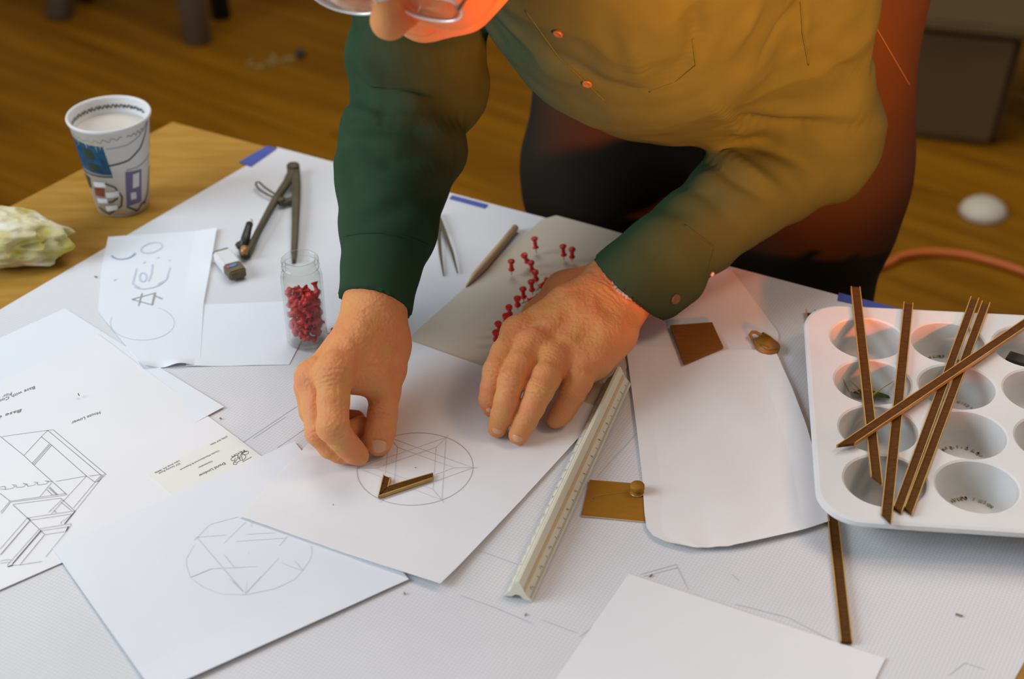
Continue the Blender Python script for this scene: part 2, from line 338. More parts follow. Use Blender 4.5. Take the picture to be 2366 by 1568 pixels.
GA = P(641, 341); ge2 = (P(0, 716) - GA).normalized()
gr = P(2366, 1530); # right edge of the big sheet passes here
den = e1.x * (-ge2.y) - e1.y * (-ge2.x); rr = gr - GA; sW = (rr.x * (-ge2.y) - rr.y * (-ge2.x)) / den
def sheet_grid(name, fn, nu, nv, h, m, label, cat='paper', group=None, thick=0.0003, parent=None):
    """fn(u,v) -> world top point; a thin solid sheet"""
    v = []; f = []
    for i in range(nu + 1):
        for j in range(nv + 1): v.append(fn(i / nu, j / nv))
    n = len(v); v += [p - Vector((0, 0, thick)) for p in v]; g = lambda i, j: i * (nv + 1) + j
    for i in range(nu):
        for j in range(nv):
            a, b, c, d = g(i, j), g(i + 1, j), g(i + 1, j + 1), g(i, j + 1); f.append((a, b, c, d)); f.append((n + d, n + c, n + b, n + a))
    rim = [g(i, 0) for i in range(nu + 1)] + [g(nu, j) for j in range(1, nv + 1)] + [g(i, nv) for i in range(nu - 1, -1, -1)] + [g(0, j) for j in range(nv - 1, 0, -1)]
    for a, b in zip(rim, rim[1:] + rim[:1]): f.append((b, a, n + a, n + b))
    bm = bmesh.new(); vs = [bm.verts.new(p) for p in v]
    for q in f: bm.faces.new([vs[k] for k in q])
    o = bmobj(name, bm, m, parent, smooth=False)
    if label: tag(o, label, cat, group)
    return o
GL = 1.38
M_grid = grid_mat(math.atan2(e1.y, e1.x))
grid_sheet = sheet_grid('grid_paper', lambda u, v: GA + e1 * sW * u + ge2 * GL * v + Vector((0, 0, 0.0006 + 0.0002 * noise.noise((u * 9, v * 9, 0)))), 30, 30, 0, M_grid,
                        'big white gridded drafting sheet taped over the plywood table', 'paper')
grid_lines = [[(1480, 1326), (1562, 1303)], [(1487, 1331), (1566, 1310)], [(1562, 1303), (1590, 1360)], [(1105, 1270), (1215, 1310)], [(1300, 1000), (1228, 1075)], [(1470, 1000), (1380, 1100)],
              [(560, 1022), (690, 935)], [(640, 1034), (712, 985)], [(585, 1012), (660, 962)], [(1700, 1395), (1820, 1425), (1925, 1480)], [(1690, 1326), (1708, 1340)], [(1065, 1375), (1150, 1405), (1230, 1440)],
              [(1250, 1430), (1330, 1460)], [(1340, 1470), (1375, 1440)], [(2190, 1560), (2230, 1530), (2275, 1545)]]
for gl_ in grid_lines: ribbons('pencil_line', [gl_], 0.0005, M_faint, grid_sheet, 0.0010)
def tape(a, b, wpx, wm, label, h=0.0012, drop=None):
    A, B = P(*a, h), P(*b, h); d = (B - A).normalized(); s = UP.cross(d).normalized()
    bm = bmesh.new(); prism(bm, [A, B, B - s * wm, A - s * wm], 0.0003)
    return tag(bmobj('tape_strip', bm, M_tape), label, 'tape', 'blue masking tape holding the big sheet')
def tape_quad(q, label, h=0.0012):
    bm = bmesh.new(); prism(bm, [P(x, y, h) for x, y in q], 0.0003)
    return tag(bmobj('tape_strip', bm, M_tape), label, 'tape', 'blue masking tape holding the big sheet')
tape_quad([(552, 374), (580, 385), (640, 343), (617, 337)], 'blue tape strip on the sheet corner nearest the paper cup')
tape_quad([(1038, 459), (1120, 481), (1128, 473), (1045, 451)], 'short blue tape strip on the table edge beside the rolled sleeve')
tape_quad([(1935, 694), (2080, 726), (2112, 722), (1938, 676)], 'long blue tape strip on the table edge behind the muffin tin')

# ------------------------------------------------------------------ loose sheets
def quad_sheet(name, q, h, m, label, lift=None, n=18, amp=0.0002, seed=0, bow=None):
    A = [P(x, y, h) for x, y in q]
    def fn(u, v):
        p = (A[0] * (1 - u) + A[1] * u) * (1 - v) + (A[3] * (1 - u) + A[2] * u) * v
        p = p + Vector((0, 0, amp * (noise.noise((u * 5 + seed, v * 5, seed)) + .5) + (lift(u, v) if lift else 0)))
        if bow: p = p + bow(u, v)
        return p
    return sheet_grid(name, fn, n, n, h, m, label)
def loft(name, left, right, h, m, label, n=40, amp=.0004, lift=None, seed=0):
    def samp(pl, t):
        d = [0]
        for a, b in zip(pl, pl[1:]): d.append(d[-1] + math.hypot(b[0] - a[0], b[1] - a[1]))
        s = t * d[-1]
        for i in range(len(pl) - 1):
            if s <= d[i + 1] or i == len(pl) - 2:
                k = (s - d[i]) / (d[i + 1] - d[i]); return (pl[i][0] + (pl[i + 1][0] - pl[i][0]) * k, pl[i][1] + (pl[i + 1][1] - pl[i][1]) * k)
    def fn(u, v):
        a, b = samp(left, v), samp(right, v); p = P(a[0] + (b[0] - a[0]) * u, a[1] + (b[1] - a[1]) * u, h)
        return p + Vector((0, 0, amp * (noise.noise((u * 4 + seed, v * 4, seed)) + .6) + (lift(u, v) if lift else 0)))
    return sheet_grid(name, fn, n, n, h, m, label)
sheet_d = quad_sheet('loose_sheet', [(-120, 835), (150, 712), (518, 942), (240, 1090)], 0.0011, M_paper_cool, 'blank white sheet whose corner peeks out above the business card', lift=lambda u, v: 0.0015 * max(0, u + v - 1.5) * 2)
sheet_b = quad_sheet('loose_sheet', [(440, 705), (745, 692), (668, 842), (430, 847)], 0.0011, M_paper_cool, 'blank sheet under the glass jar of pins', lift=lambda u, v: 0.0012 * max(0, v - .8) * 5 * (0.5 + 0.5 * math.sin(u * 9 + 1.2)) * (1 - u), n=30)
sheet_a = loft('sketch_sheet', [(250, 547), (234, 620), (226, 720), (334, 851)], [(502, 530), (486, 620), (470, 705), (462, 844)], 0.0014, M_paper_cool, 'small sheet of blue doodles beside the dividers', n=30, amp=.0002,
               lift=lambda u, v: 0.0035 * max(0, u - .8) * 5 * max(0, .75 - v) + 0.0045 * max(0, v - .93) * 14 * (0.5 + 0.5 * math.sin(u * 9 + 2)))
SH = 0.0019
blue = [ell(285, 583, 28, 15, 20, 170, -8), ell(350, 572, 25, 11, 0, 360, -14), [(315, 620), (306, 655), (322, 664)], ell(345, 640, 45, 25, 20, 150, -15), [(393, 617), (384, 645), (365, 656)],
        [(352, 610), (350, 630), (343, 650)], ell(330, 640, 8, 10), [(331, 607), (336, 604)], [(362, 596), (368, 594)], [(390, 602), (394, 600)], [(262, 648), (270, 644)]]
ribbons('blue_doodles', [(b, .0016) for b in blue[1:]], 0.0014, M_paleblueink, sheet_a, SH)
ribbons('blue_stroke', [(blue[0], .0022)], 0.0018, M_blueink, sheet_a, SH)
ribbons('pencil_triangle', [[(305, 691), (359, 676), (352, 704), (305, 691)], [(328, 677), (320, 706)], [(356, 682), (375, 690)], [(357, 676), (351, 703)]], 0.0014, M_pencil, sheet_a, SH)
ribbons('faint_circle', [ell(328, 745, 74, 40, -60, 200)], 0.0006, M_vfaint, sheet_a, 0.0019)
sheet_c = quad_sheet('drawing_sheet', [(-160, 960), (226, 771), (640, 1080), (-20, 1372)], 0.0017, M_paper, 'sheet with an ink drawing of furniture joinery and notes', lift=lambda u, v: 0.0012 * max(0, v - .9) * 10 * max(0, .35 - u))
# ink drawing of the furniture: taken stroke by stroke
def z3(*pts): return [(x * .2295, 960 + y * .2295) for x, y in pts]
fur = [z3((0, 205), (240, 400), (340, 495), (530, 665), (670, 790)), z3((80, 200), (480, 145), (535, 140)), z3((20, 210), (80, 200)), z3((240, 400), (415, 210), (480, 145)),
       z3((415, 210), (520, 295), (870, 605), (955, 668)), z3((480, 145), (1018, 597)), z3((535, 140), (1065, 587)), z3((325, 475), (495, 285)), z3((345, 495), (520, 295)), z3((330, 490), (505, 290)),
       z3((955, 665), (1018, 597), (1065, 587), (1000, 655), (955, 668)), z3((990, 660), (1040, 600)), z3((975, 664), (1028, 600)), z3((560, 660), (870, 605)), z3((900, 605), (1018, 590)),
       z3((955, 668), (740, 925)), z3((1000, 655), (755, 960)), z3((870, 605), (640, 855)), z3((0, 715), (50, 710), (55, 740), (120, 730), (150, 710), (120, 690), (160, 695), (165, 720), (235, 715), (265, 690), (230, 680), (270, 685), (280, 710), (345, 695), (380, 670), (340, 668), (375, 670), (380, 695), (465, 685), (490, 660), (450, 655), (530, 660)),
       z3((0, 735), (55, 740)), z3((520, 670), (400, 815)), z3((470, 740), (530, 800)), z3((490, 722), (570, 798)), z3((500, 715), (580, 795)), z3((100, 858), (660, 780), (670, 790), (640, 800), (105, 868)), z3((100, 858), (5, 970)), z3((105, 868), (15, 985)),
       z3((0, 780), (100, 858)), z3((130, 895), (275, 1027), (410, 1155), (450, 1195)), z3((130, 890), (610, 828)), z3((610, 828), (755, 958)), z3((640, 850), (515, 990)), z3((625, 840), (490, 970)), z3((615, 870), (720, 955)), z3((540, 950), (570, 975)),
       z3((275, 1027), (755, 955)), z3((300, 1050), (730, 985)), z3((755, 958), (650, 1088)), z3((735, 985), (615, 1070), (615, 1090)), z3((275, 1027), (0, 1340)), z3((300, 1050), (0, 1400)), z3((310, 1045), (10, 1395)),
       z3((400, 1135), (715, 1085), (715, 1100), (665, 1165)), z3((410, 1155), (690, 1115)), z3((450, 1195), (665, 1162)), z3((690, 1115), (660, 1165)), z3((395, 1140), (75, 1500), (80, 1520), (130, 1505)), z3((415, 1155), (120, 1495)), z3((405, 1160), (140, 1475)), z3((450, 1195), (200, 1500)),
       z3((440, 1205), (215, 1480)), z3((665, 1165), (460, 1420)), z3((0, 1460), (80, 1445), (110, 1452)), z3((0, 1485), (95, 1470)), z3((110, 1505), (200, 1500), (420, 1465))]
ribbons('ink_drawing', fur, 0.00034, M_inkbrown, sheet_c, 0.0021)
ribbons('heavy_ink_lines', [z3((412, 1155), (125, 1490)), z3((690, 1112), (665, 1160)), z3((755, 960), (650, 1088)), z3((80, 1518), (130, 1500)), z3((300, 1045), (275, 1027))], 0.0009, M_ink, sheet_c, 0.0022)
text_on('handwriting', 'Base with Corner', (80, 891), (-25, 932), .0048, M_inkbrown, sheet_c, 0.0021, .4)
text_on('handwriting', 'For Case', (27, 905), (-32, 926), .0045, M_inkbrown, sheet_c, 0.0021, .4)
text_on('handwriting', 'Base Co', (50, 944), (-22, 966), .0046, M_inkbrown, sheet_c, 0.0021, .4)
text_on('handwriting', 'House Lower', (231, 949), (163, 974), .0046, M_inkbrown, sheet_c, 0.0021, .4)
# business card
card = quad_sheet('business_card', [(340, 1095), (527, 1001), (603, 1054), (402, 1146)], 0.0021, M_card, 'cream business card with a script monogram and dark lettering', n=4, amp=0, lift=lambda u, v: 0)
CH = 0.0024
def zc(x, y): return (320 + x * .13525, 970 + y * .13525)
text_on('lettering', 'David Lindow', zc(1460, 722), zc(1022, 935), .0034, M_ink, card, CH)
text_on('lettering', 'Clockmaker', zc(1252, 690), zc(1012, 805), .0022, M_ink, card, CH)
text_on('lettering', 'Clocks Manufactured & Restored', zc(1365, 512), zc(705, 838), .0022, M_ink, card, CH)
text_on('lettering', '527 Gravity Road', zc(695, 730), zc(342, 900), .0022, M_ink, card, CH)
text_on('lettering', 'Lake Ariel, PA 18436', zc(690, 685), zc(270, 893), .0022, M_ink, card, CH)
text_on('lettering', '(570) 937 9301', zc(1505, 268), zc(1222, 412), .0022, M_ink, card, CH)
text_on('lettering', 'FECIT', zc(1798, 505), zc(1560, 625), .0028, M_ink, card, CH)
mono = [[zc(*p) for p in pl] for pl in (
    [(1690, 730), (1660, 760), (1620, 755), (1625, 720), (1680, 680), (1700, 620), (1690, 590), (1640, 610), (1600, 640), (1575, 670), (1600, 695), (1640, 680)],
    [(1655, 640), (1640, 690), (1650, 720), (1700, 715), (1725, 695)],
    [(1880, 540), (1870, 570), (1820, 590), (1780, 580), (1790, 555), (1830, 535), (1880, 530), (1850, 525), (1790, 545), (1745, 590), (1720, 650), (1740, 690), (1790, 680), (1830, 640), (1830, 600), (1790, 590)],
    [(1770, 570), (1760, 620), (1770, 660), (1780, 690)], [(1700, 620), (1715, 660), (1745, 640)])]
ribbons('monogram', mono, 0.0004, M_ink, card, CH)
ribbons('card_rule', [[zc(1775, 712), zc(1930, 628)]], 0.0005, M_inkbrown, card, CH)

# ------------------------------------------------------------------ lower-left sheet and the star sheet
sheet_l = quad_sheet('drawing_sheet', [(121, 1266), (680, 1020), (945, 1339), (360, 1608)], 0.0024, M_paper_cool, 'bluish-white sheet with a faint interlaced star, lying under the main star sheet',
                     lift=lambda u, v: 0.003 * max(0, v - .85) / .15 * (1 - .75 * u) + 0.0015 * max(0, .12 - u) * 8 * v, n=24)
def zl(*pts): return [(420 + x * .1531, 1160 + y * .1531) for x, y in pts]
st2 = [zl((130, 1130), (440, 1000), (1130, 965)), zl((180, 525), (655, 490)), zl((230, 530), (930, 1350)), zl((180, 640), (60, 860), (70, 960), (130, 1130)), zl((960, 1370), (1460, 840)), zl((980, 1180), (960, 1370)),
       zl((630, 615), (960, 290)), zl((820, 585), (1580, 535)), zl((970, 480), (1400, 455)), zl((1050, 290), (1045, 370)), zl((1590, 510), (1470, 650)), zl((1950, 640), (1960, 760), (1925, 870), (1820, 1020)), zl((1500, 900), (1650, 970), (1820, 1020)),
       zl((1820, 1020), (1700, 1160), (1400, 1300), (960, 1390), (600, 1380), (330, 1280), (150, 1150)), zl((720, 1150), (930, 1350)), zl((640, 790), (800, 990)), zl((1700, 880), (1820, 1020)), zl((180, 570), (420, 330), (850, 215))]
ribbons('pencil_star', st2, 0.00042, M_vfaint, sheet_l, 0.0029)
for dl_ in (zl((130, 1130), (440, 1000)), zl((960, 1370), (1200, 1110)), zl((780, 1190), (925, 1345)), zl((920, 1375), (930, 1385)), zl((1005, 770), (1020, 762))): ribbons('dark_pencil_stroke', [dl_], 0.0005, M_faint, sheet_l, 0.0030)
sheet_s = quad_sheet('drawing_sheet', [(935, 782), (1397, 945), (1018, 1358), (555, 1195)], 0.0029, M_paper, 'main white sheet with a pencil star in a circle under the hands',
                     lift=lambda u, v: 0.0035 * max(0, u + v - 1.55) * 2.2 + 0.0016 * max(0, v - .9) * 10, n=24)
SS = 0.0034
V = [(825, 1080.6), (903.7, 1010.8), (1034.8, 1009.4), (1094.5, 1082), (1018.5, 1153.8), (876.4, 1152.3)]
W3 = [P(*p, SS) for p in V]; cc = sum(W3, Vector()) / 6; RR = sum((p - cc).length for p in W3) / 6
a0 = math.atan2(W3[0].y - cc.y, W3[0].x - cc.x)
def wrib(name, lines, w, m, parent):
    v = []; f = []
    for j, pts in enumerate(lines): strip_of(v, f, [p + Vector((0, 0, j * 6e-6)) for p in pts], w)
    return mesh(name, v, f, m, parent)
cv = [cc + Vector((math.cos(a0 - k * math.pi / 3), math.sin(a0 - k * math.pi / 3), 0)) * RR for k in range(6)]
circ = [cc + Vector((math.cos(t), math.sin(t), 0)) * RR for t in np.linspace(0, 2 * math.pi, 97)]
wrib('pencil_circle', [circ], 0.00045, M_pencil, sheet_s)
segs = []
for k in range(6):
    a, b = cv[k], cv[(k + 2) % 6]; d = (b - a).normalized(); nrm = UP.cross(d); 
    if nrm.dot(cc - a) < 0: nrm = -nrm
    segs.append((a, b)); o_ = nrm * 0.0085; i0 = 0.0085 * math.tan(math.radians(60))
    segs.append((a + o_ + d * i0, b + o_ - d * i0)); segs.append((a, a + o_ + d * i0))
    segs.append((a - (cc - a).normalized() * .004, a))
wrib('pencil_star', segs, 0.0004, M_faint, sheet_s)
for px, py in ((960, 1079.5), (770, 1165)):
    ribbons('pencil_dot', [[(px - 1, py + .6), (px + 1, py - .6)]], 0.0008, M_ink, sheet_s, SS)

# tan tracing sheet with the pins
PB = P(938, 786, .0013); PB2 = P(1268, 493, .0013); bdir = (PB2 - PB); bper = Vector((.19, -.122, 0)); bper = (bper - bdir.normalized() * bper.dot(bdir.normalized())).normalized() * 0.216
PB0 = PB - bdir.normalized() * 0.012
def beige_fn(u, v):
    p = PB0 + (bdir + bdir.normalized() * .012) * v + bper * u
    cu = max(0, .06 - u) / .06; cvv = max(0, v - .955) / .045
    p = p + bper.normalized() * (0.010 * cvv * cvv * (cu > 0)) + Vector((0, 0, 0.0006 * (noise.noise((u * 3, v * 3, 4)) + .5)))
    return p
beige = sheet_grid('tracing_sheet', beige_fn, 20, 20, 0, M_beige, 'tan translucent tracing sheet pierced by red push pins', 'paper')

# right-hand vellum, upper blank sheet, bottom sheet
loft('loose_sheet', [(1500, 610), (1452, 800), (1500, 850), (1640, 858)], [(1690, 622), (1800, 770), (1790, 840), (1740, 862)], 0.0022, M_vellum, 'blank white sheet carrying the brown veneer square', amp=.0001, n=24)
vell = loft('vellum_sheet', [(1446, 800), (1470, 985), (1484, 1105), (1489, 1190), (1494, 1222), (1510, 1242), (1540, 1257), (1600, 1271)], [(1790, 812), (1830, 900), (1862, 985), (1890, 1080), (1907, 1150), (1917, 1207), (1850, 1230), (1700, 1266)], 0.0026, M_vellum,
            'large off-white vellum sheet with a rounded bottom edge', amp=.0012, lift=lambda u, v: .0022 * max(0, v - .7) * 3.3 + .002 * max(0, u - .85) * 6 + .001 * max(0, .1 - u) * 10)
sheet_r = quad_sheet('loose_sheet', [(1452, 1326), (2046, 1521), (1930, 1760), (1180, 1720)], 0.0016, M_paper, 'blank white sheet at the near edge below the brass plate', lift=lambda u, v: .0005)

# ------------------------------------------------------------------ muffin tin
PH = 0.036
g = {}
for (r, c), (x, y) in {(0, 0): (2004, 783), (1, 0): (2020, 881), (2, 0): (2030, 989), (3, 0): (2041, 1108), (0, 1): (2192, 789), (1, 1): (2211, 889), (2, 1): (2238, 1001), (3, 1): (2251, 1124)}.items(): g[r, c] = P(x, y, PH)
A = np.array([[1, r, c] for r, c in g]); S = np.linalg.lstsq(A, np.array([p[:] for p in g.values()]), rcond=None)[0]
o0, er, ec = Vector(S[0]), Vector(S[1]), Vector(S[2]); er.z = ec.z = 0; o0.z = TOP + PH
print('pan pitch', er.length, ec.length, math.degrees(er.angle(ec)))
pitch_r, pitch_c = er.length, ec.length
dr = er.normalized(); dc = (ec.normalized() + Vector((-dr.y, dr.x, 0)) * (1 if Vector((-dr.y, dr.x, 0)).dot(ec) > 0 else -1)).normalized()
dr = -Vector((-dc.y, dc.x, 0)); dr = dr if dr.dot(er) > 0 else -dr
cen = o0 + er * 1.5 + ec * 0.5; cen = cen + dc * pitch_c * .5
pan = thing('muffin_tin', (cen.x, cen.y, TOP + .0012), 'pale enamelled twelve-cup muffin tin holding banding strips', 'muffin tin')
RC = 0.0348; NS = 48
def pl(x, y, z=0): return cen + dc * x + dr * y + Vector((0, 0, z))
cells = [((c - 1) * pitch_c, (r - 1.5) * pitch_r) for r in range(4) for c in range(3)]
bm = bmesh.new()
def ringpts(x, y, rad, z): return [pl(x + rad * math.cos(2 * math.pi * k / NS + math.pi / 4), y + rad * math.sin(2 * math.pi * k / NS + math.pi / 4), z) for k in range(NS)]
def sq(x, y, hx, hy):
    out = []
    for k in range(NS):
        a = 2 * math.pi * k / NS + math.pi / 4; ca, sa = math.cos(a), math.sin(a); m_ = max(abs(ca), abs(sa)); out.append(pl(x + hx * ca / m_, y + hy * sa / m_))
    return out
for x, y in cells:
    ro = [bm.verts.new(p) for p in sq(x, y, pitch_c / 2, pitch_r / 2)]; r1 = [bm.verts.new(p) for p in ringpts(x, y, RC + .0018, 0.0)]; r2 = [bm.verts.new(p) for p in ringpts(x, y, RC, -0.0013)]
    for a, b in ((ro, r1), (r1, r2)):
        for k in range(NS): bm.faces.new((a[k], a[(k + 1) % NS], b[(k + 1) % NS], b[k]))
IX, IY = 1.5 * pitch_c, 2 * pitch_r; MX, MY, RD = 0.017, 0.0175, 0.036
def rrect(ix, iy, ox, oy, rd, z):
    out = []; n = 25
    HX, HY = ix + ox, iy + oy
    for qd, (sx, sy) in enumerate(((1, 1), (-1, 1), (-1, -1), (1, -1))):
        for k in range(n):
            a = math.pi / 2 * (qd + k / (n - 1)); out.append(pl(sx * (HX - rd) + rd * math.cos(a), sy * (HY - rd) + rd * math.sin(a), z))
    return out
inner = rrect(IX, IY, 0, 0, 0.0005, 0); loops = [inner, rrect(IX, IY, MX, MY, RD, 0.0), rrect(IX, IY, MX + .003, MY + .003, RD + .003, -0.0012), rrect(IX, IY, MX + .004, MY + .004, RD + .004, -0.0042), rrect(IX, IY, MX + .003, MY + .003, RD + .003, -0.006), rrect(IX, IY, MX, MY, RD, -0.0045), rrect(IX, IY, 0, 0, .0005, -0.003)]
prev = None
for lp in loops:
    vs = [bm.verts.new(p) for p in lp]
    if prev:
        for k in range(len(vs)): bm.faces.new((prev[k], prev[(k + 1) % len(vs)], vs[(k + 1) % len(vs)], vs[k]))
    prev = vs
bmobj('rim_plate', bm, M_pan, pan, smooth=False)
for x, y in cells:
    bm = bmesh.new(); prof = [(RC, -.0013), (RC - .0012, -.004), (RC - .0085, -.0295), (RC - .0112, -.0325), (0.0, -.0335)]
    lathe(bm, prof[:3] + [(RC - .0098, -.0320), (RC - .0122, -.0333)], pl(x, y), NS, cap=False); lathe(bm, [(RC - .0122, -.0333), (0, -.0335)], pl(x, y), NS, cap=False)
    out = [(RC + .001, -.003), (RC - .0006, -.006), (RC - .0075, -.0300), (RC - .0108, -.0340), (0.0, -.0347)]; lathe(bm, out, pl(x, y), NS, cap=False)
    bmobj('cup', bm, M_cupin, pan, smooth=True)
# residue rings and bits in the cups
def residue(px, py, rx, ry, a0, a1, name='brown_stain'):
    ribbons(name, [ell(px, py, rx, ry, a0, a1, 0, 14)], 0.0009, M_crumb, pan, 0.0036)
# (bits lie on the cup floors)
for (r, c) in ((3, 1), (2, 1), (1, 1), (0, 1)):
    x, y = (c - 1) * pitch_c, (r - 1.5) * pitch_r; bm = bmesh.new()
    for k in range(26):
        a = rng.uniform(.5, 2.5); rad = RC - .0118 + rng.uniform(-.0014, .0008)
        p = pl(x + rad * math.cos(a), y - rad * math.sin(a), -.0322); s = rng.uniform(.0004, .0010)
        bx(bm, p, (s * 1.8, s * .7, .0003), Vector((math.cos(a), math.sin(a), 0)), Vector((-math.sin(a), math.cos(a), 0)), UP)
    o = bmobj('baked_crumbs', bm, M_residue, pan); o['kind'] = 'stuff'
# leaf and straws in the second cup of the near-left column
lc = pl(-pitch_c, -.5 * pitch_r, 0)
bm = bmesh.new()
a, b = P(1960, 905, .006), P(2056, 920, .006); n = 12; vs = []
for k in range(n + 1):
    t = k / n; p = a.lerp(b, t); w = .0055 * math.sin(math.pi * min(1, t * .97 + .02)) ** .7; d = UP.cross((b - a).normalized())
    vs.append((bm.verts.new(p + d * w + Vector((0, 0, .002))), bm.verts.new(p), bm.verts.new(p - d * w + Vector((0, 0, .002)))))
for k in range(n):
    for j in range(2): bm.faces.new((vs[k][j], vs[k + 1][j], vs[k + 1][j + 1], vs[k][j + 1]))
bmesh.ops.solidify(bm, geom=bm.faces[:], thickness=0.0004)
tag(bmobj('green_leaf', bm, M_leaf), 'slender green leaf lying in a cup of the muffin tin', 'leaf')
straws = [((1963, 878, .022), (1990, 904, .008)), ((1935, 850, .034), (1962, 905, .010)), ((1968, 897, .014), (1986, 908, .009)), ((2064, 881, .024), (2016, 912, .010)), ((2033, 900, .012), (2015, 916, .008)), ((2022, 896, .012), (2010, 908, .008))]
for k, (a, b) in enumerate(straws):
    bm = bmesh.new(); A_1, B_1 = P(a[0], a[1], a[2]), P(b[0], b[1], b[2]); tube(bm, [A_1, A_1.lerp(B_1, .5) + Vector((0, 0, .0006)), B_1], [.0003, .0006, .0012 if k > 2 else .0005], 6)
    tag(bmobj('straw_stalk', bm, M_straw, smooth=True), 'thin yellow dried stalk beside the green leaf in the muffin tin', 'stalk', 'dried stalks in the muffin tin cup')

# ------------------------------------------------------------------ banding strips
SG = 'brown banding strips with gold edges'
def strip(a, b, label, w=.0095, t=.0028, miter=1, prong=.006, group=SG, rail=.0009, up=None, wtop=None):
    """a: open end with prongs, b: mitred end, both world points on the underside centre"""
    a, b = Vector(a), Vector(b); d = (b - a).normalized(); s = (UP.cross(d)).normalized(); n = d.cross(s).normalized()
    root = thing('banding_strip', (a + b) / 2, label, 'wood strip', group)
    hw = w / 2
    def bar(nm, s0, s1, h0, h1, x0, m, m0, m1):
        L = (b - a).length; bm = bmesh.new()
        ends = lambda so: L - (so / hw * .5 + .5) * w * miter if miter > 0 else L - (.5 - so / hw * .5) * w * -miter
        lo = [a + d * x0 + s * s0 + n * h0, a + d * x0 + s * s1 + n * h0, a + d * ends(s1) + s * s1 + n * h0, a + d * ends(s0) + s * s0 + n * h0]
        box8(bm, lo, [p + n * (h1 - h0) for p in lo]); bmobj(nm, bm, m, root)
    bar('core', -hw + rail, hw - rail, 0, t, 0, M_strip, 0, 0)
    bar('edge_rail', -hw, -hw + rail, 0, t + .0007, -prong, M_gold, 0, 0)
    bar('edge_rail', hw - rail, hw, 0, t + .0007, -prong, M_gold, 0, 0)
    return root
HP = PH + .0006
strip(P(1873, 728, .002), P(1955, 1487, .002), 'longest banding strip, lying on the table along the left side of the muffin tin', miter=0.02, prong=.006)
strip(P(1976, 668, HP), P(2026, 1122, HP), 'banding strip lying leftmost across the muffin tin cups', miter=-1.2, prong=.0)
strip(P(2098, 708, HP), P(2046, 1212, HP), 'banding strip overhanging the near edge of the muffin tin', miter=-1.3, prong=.003)
strip(P(2250, 697, HP), P(2072, 1186, HP), 'left strip of the touching pair on the muffin tin', miter=-.6, prong=.004, w=.0084)
strip(P(2276, 707, HP), P(2096, 1190, HP), 'right strip of the touching pair on the muffin tin', miter=-.8, prong=.004, w=.0084)
strip(P(2420, 716, HP + .0042), P(1942, 1040, HP + .0042), 'banding strip laid diagonally on top of the other strips', miter=1.6, prong=.003)
bm = bmesh.new(); a, b = P(2328, 822, .020), P(2420, 850, .020); d = (b - a).normalized(); bx(bm, (a + b) / 2, ((b - a).length / 2, .0075, .002), d, UP.cross(d), UP)
bmesh.ops.bevel(bm, geom=bm.edges[:], offset=.0006, segments=1, affect='EDGES')
tag(bmobj('dark_offcut', bm, M_black), 'short dark offcut inside the far right cup of the muffin tin', 'offcut')
# the two mitred pieces on the drawn star
s5 = SS + .0004
def quadbar(name, q, hh, m, root):
    bm = bmesh.new(); prism(bm, [P(x, y, s5) for x, y in q], hh); return bmobj(name, bm, m, root)
r1 = thing('star_piece', P(940, 1122, s5), 'longer mitred strip laid along the drawn star', 'wood strip', 'mitred pieces on the star drawing')
quadbar('core', [(878, 1149), (898, 1128.5), (1000, 1099), (998.5, 1108)], .0026, M_strip, r1)
quadbar('edge_rail', [(899, 1126.5), (899.5, 1128), (1001, 1098.5), (1001, 1097)], .0032, M_gold, r1)
quadbar('edge_rail', [(876, 1152), (877.5, 1149.5), (998.5, 1108.5), (999, 1110.5)], .0032, M_gold, r1)
r2 = thing('star_piece', P(888, 1126, s5), 'shorter mitred strip meeting the longer one at the star point', 'wood strip', 'mitred pieces on the star drawing')
quadbar('core', [(875, 1149), (894, 1131), (902, 1109), (887, 1103)], .0026, M_strip, r2)
quadbar('edge_rail', [(874, 1151), (876, 1150), (888, 1102), (886, 1101)], .0032, M_gold, r2)
quadbar('edge_rail', [(895, 1131), (898, 1130), (904, 1109), (901, 1108)], .0032, M_gold, r2)

# ------------------------------------------------------------------ triangular scale
RA, RB = P(1196, 1385, .001), P(1447, 846, .0048); d = (RB - RA).normalized(); s = UP.cross(d).normalized() * -1     # s points right
Lr = 0.312; rule = thing('triangular_scale', RA + d * Lr / 2, 'ivory triangular drafting scale with fluted faces and tiny markings', 'ruler')
hw = .0122; ht = .0195
prof = [(-hw, .0008), (-hw + .0008, .0026), (-.0062, .0085), (-.0035, .0150), (-.0012, ht), (.0012, ht), (.0035, .0150), (.0062, .0085), (hw - .0008, .0026), (hw, .0008), (.005, .0022), (.0018, .0052), (-.0018, .0052), (-.005, .0022)]
bm = bmesh.new(); r0 = [bm.verts.new(RA + s * x + UP * z) for x, z in prof]; r1_ = [bm.verts.new(RA + d * Lr + s * x + UP * z) for x, z in prof]
for k in range(len(prof)): bm.faces.new((r0[k], r0[(k + 1) % len(prof)], r1_[(k + 1) % len(prof)], r1_[k]))
bm.faces.new(r0); bm.faces.new(r1_[::-1]); bmobj('scale_body', bm, M_scale, rule)
bm = bmesh.new()
for sg in (-1, 1):
    x0, z0, x1, z1 = sg * .0046, .0124, sg * .0060, .0091; n_ = (s * sg * .9 + UP * .45) * .0003
    v = [bm.verts.new(RA + d * .002 + s * x0 + UP * z0 + n_), bm.verts.new(RA + d * (Lr - .002) + s * x0 + UP * z0 + n_), bm.verts.new(RA + d * (Lr - .002) + s * x1 + UP * z1 + n_), bm.verts.new(RA + d * .002 + s * x1 + UP * z1 + n_)]; bm.faces.new(v)
bmobj('flute_line', bm, M_scale_groove, rule)
bm = bmesh.new()
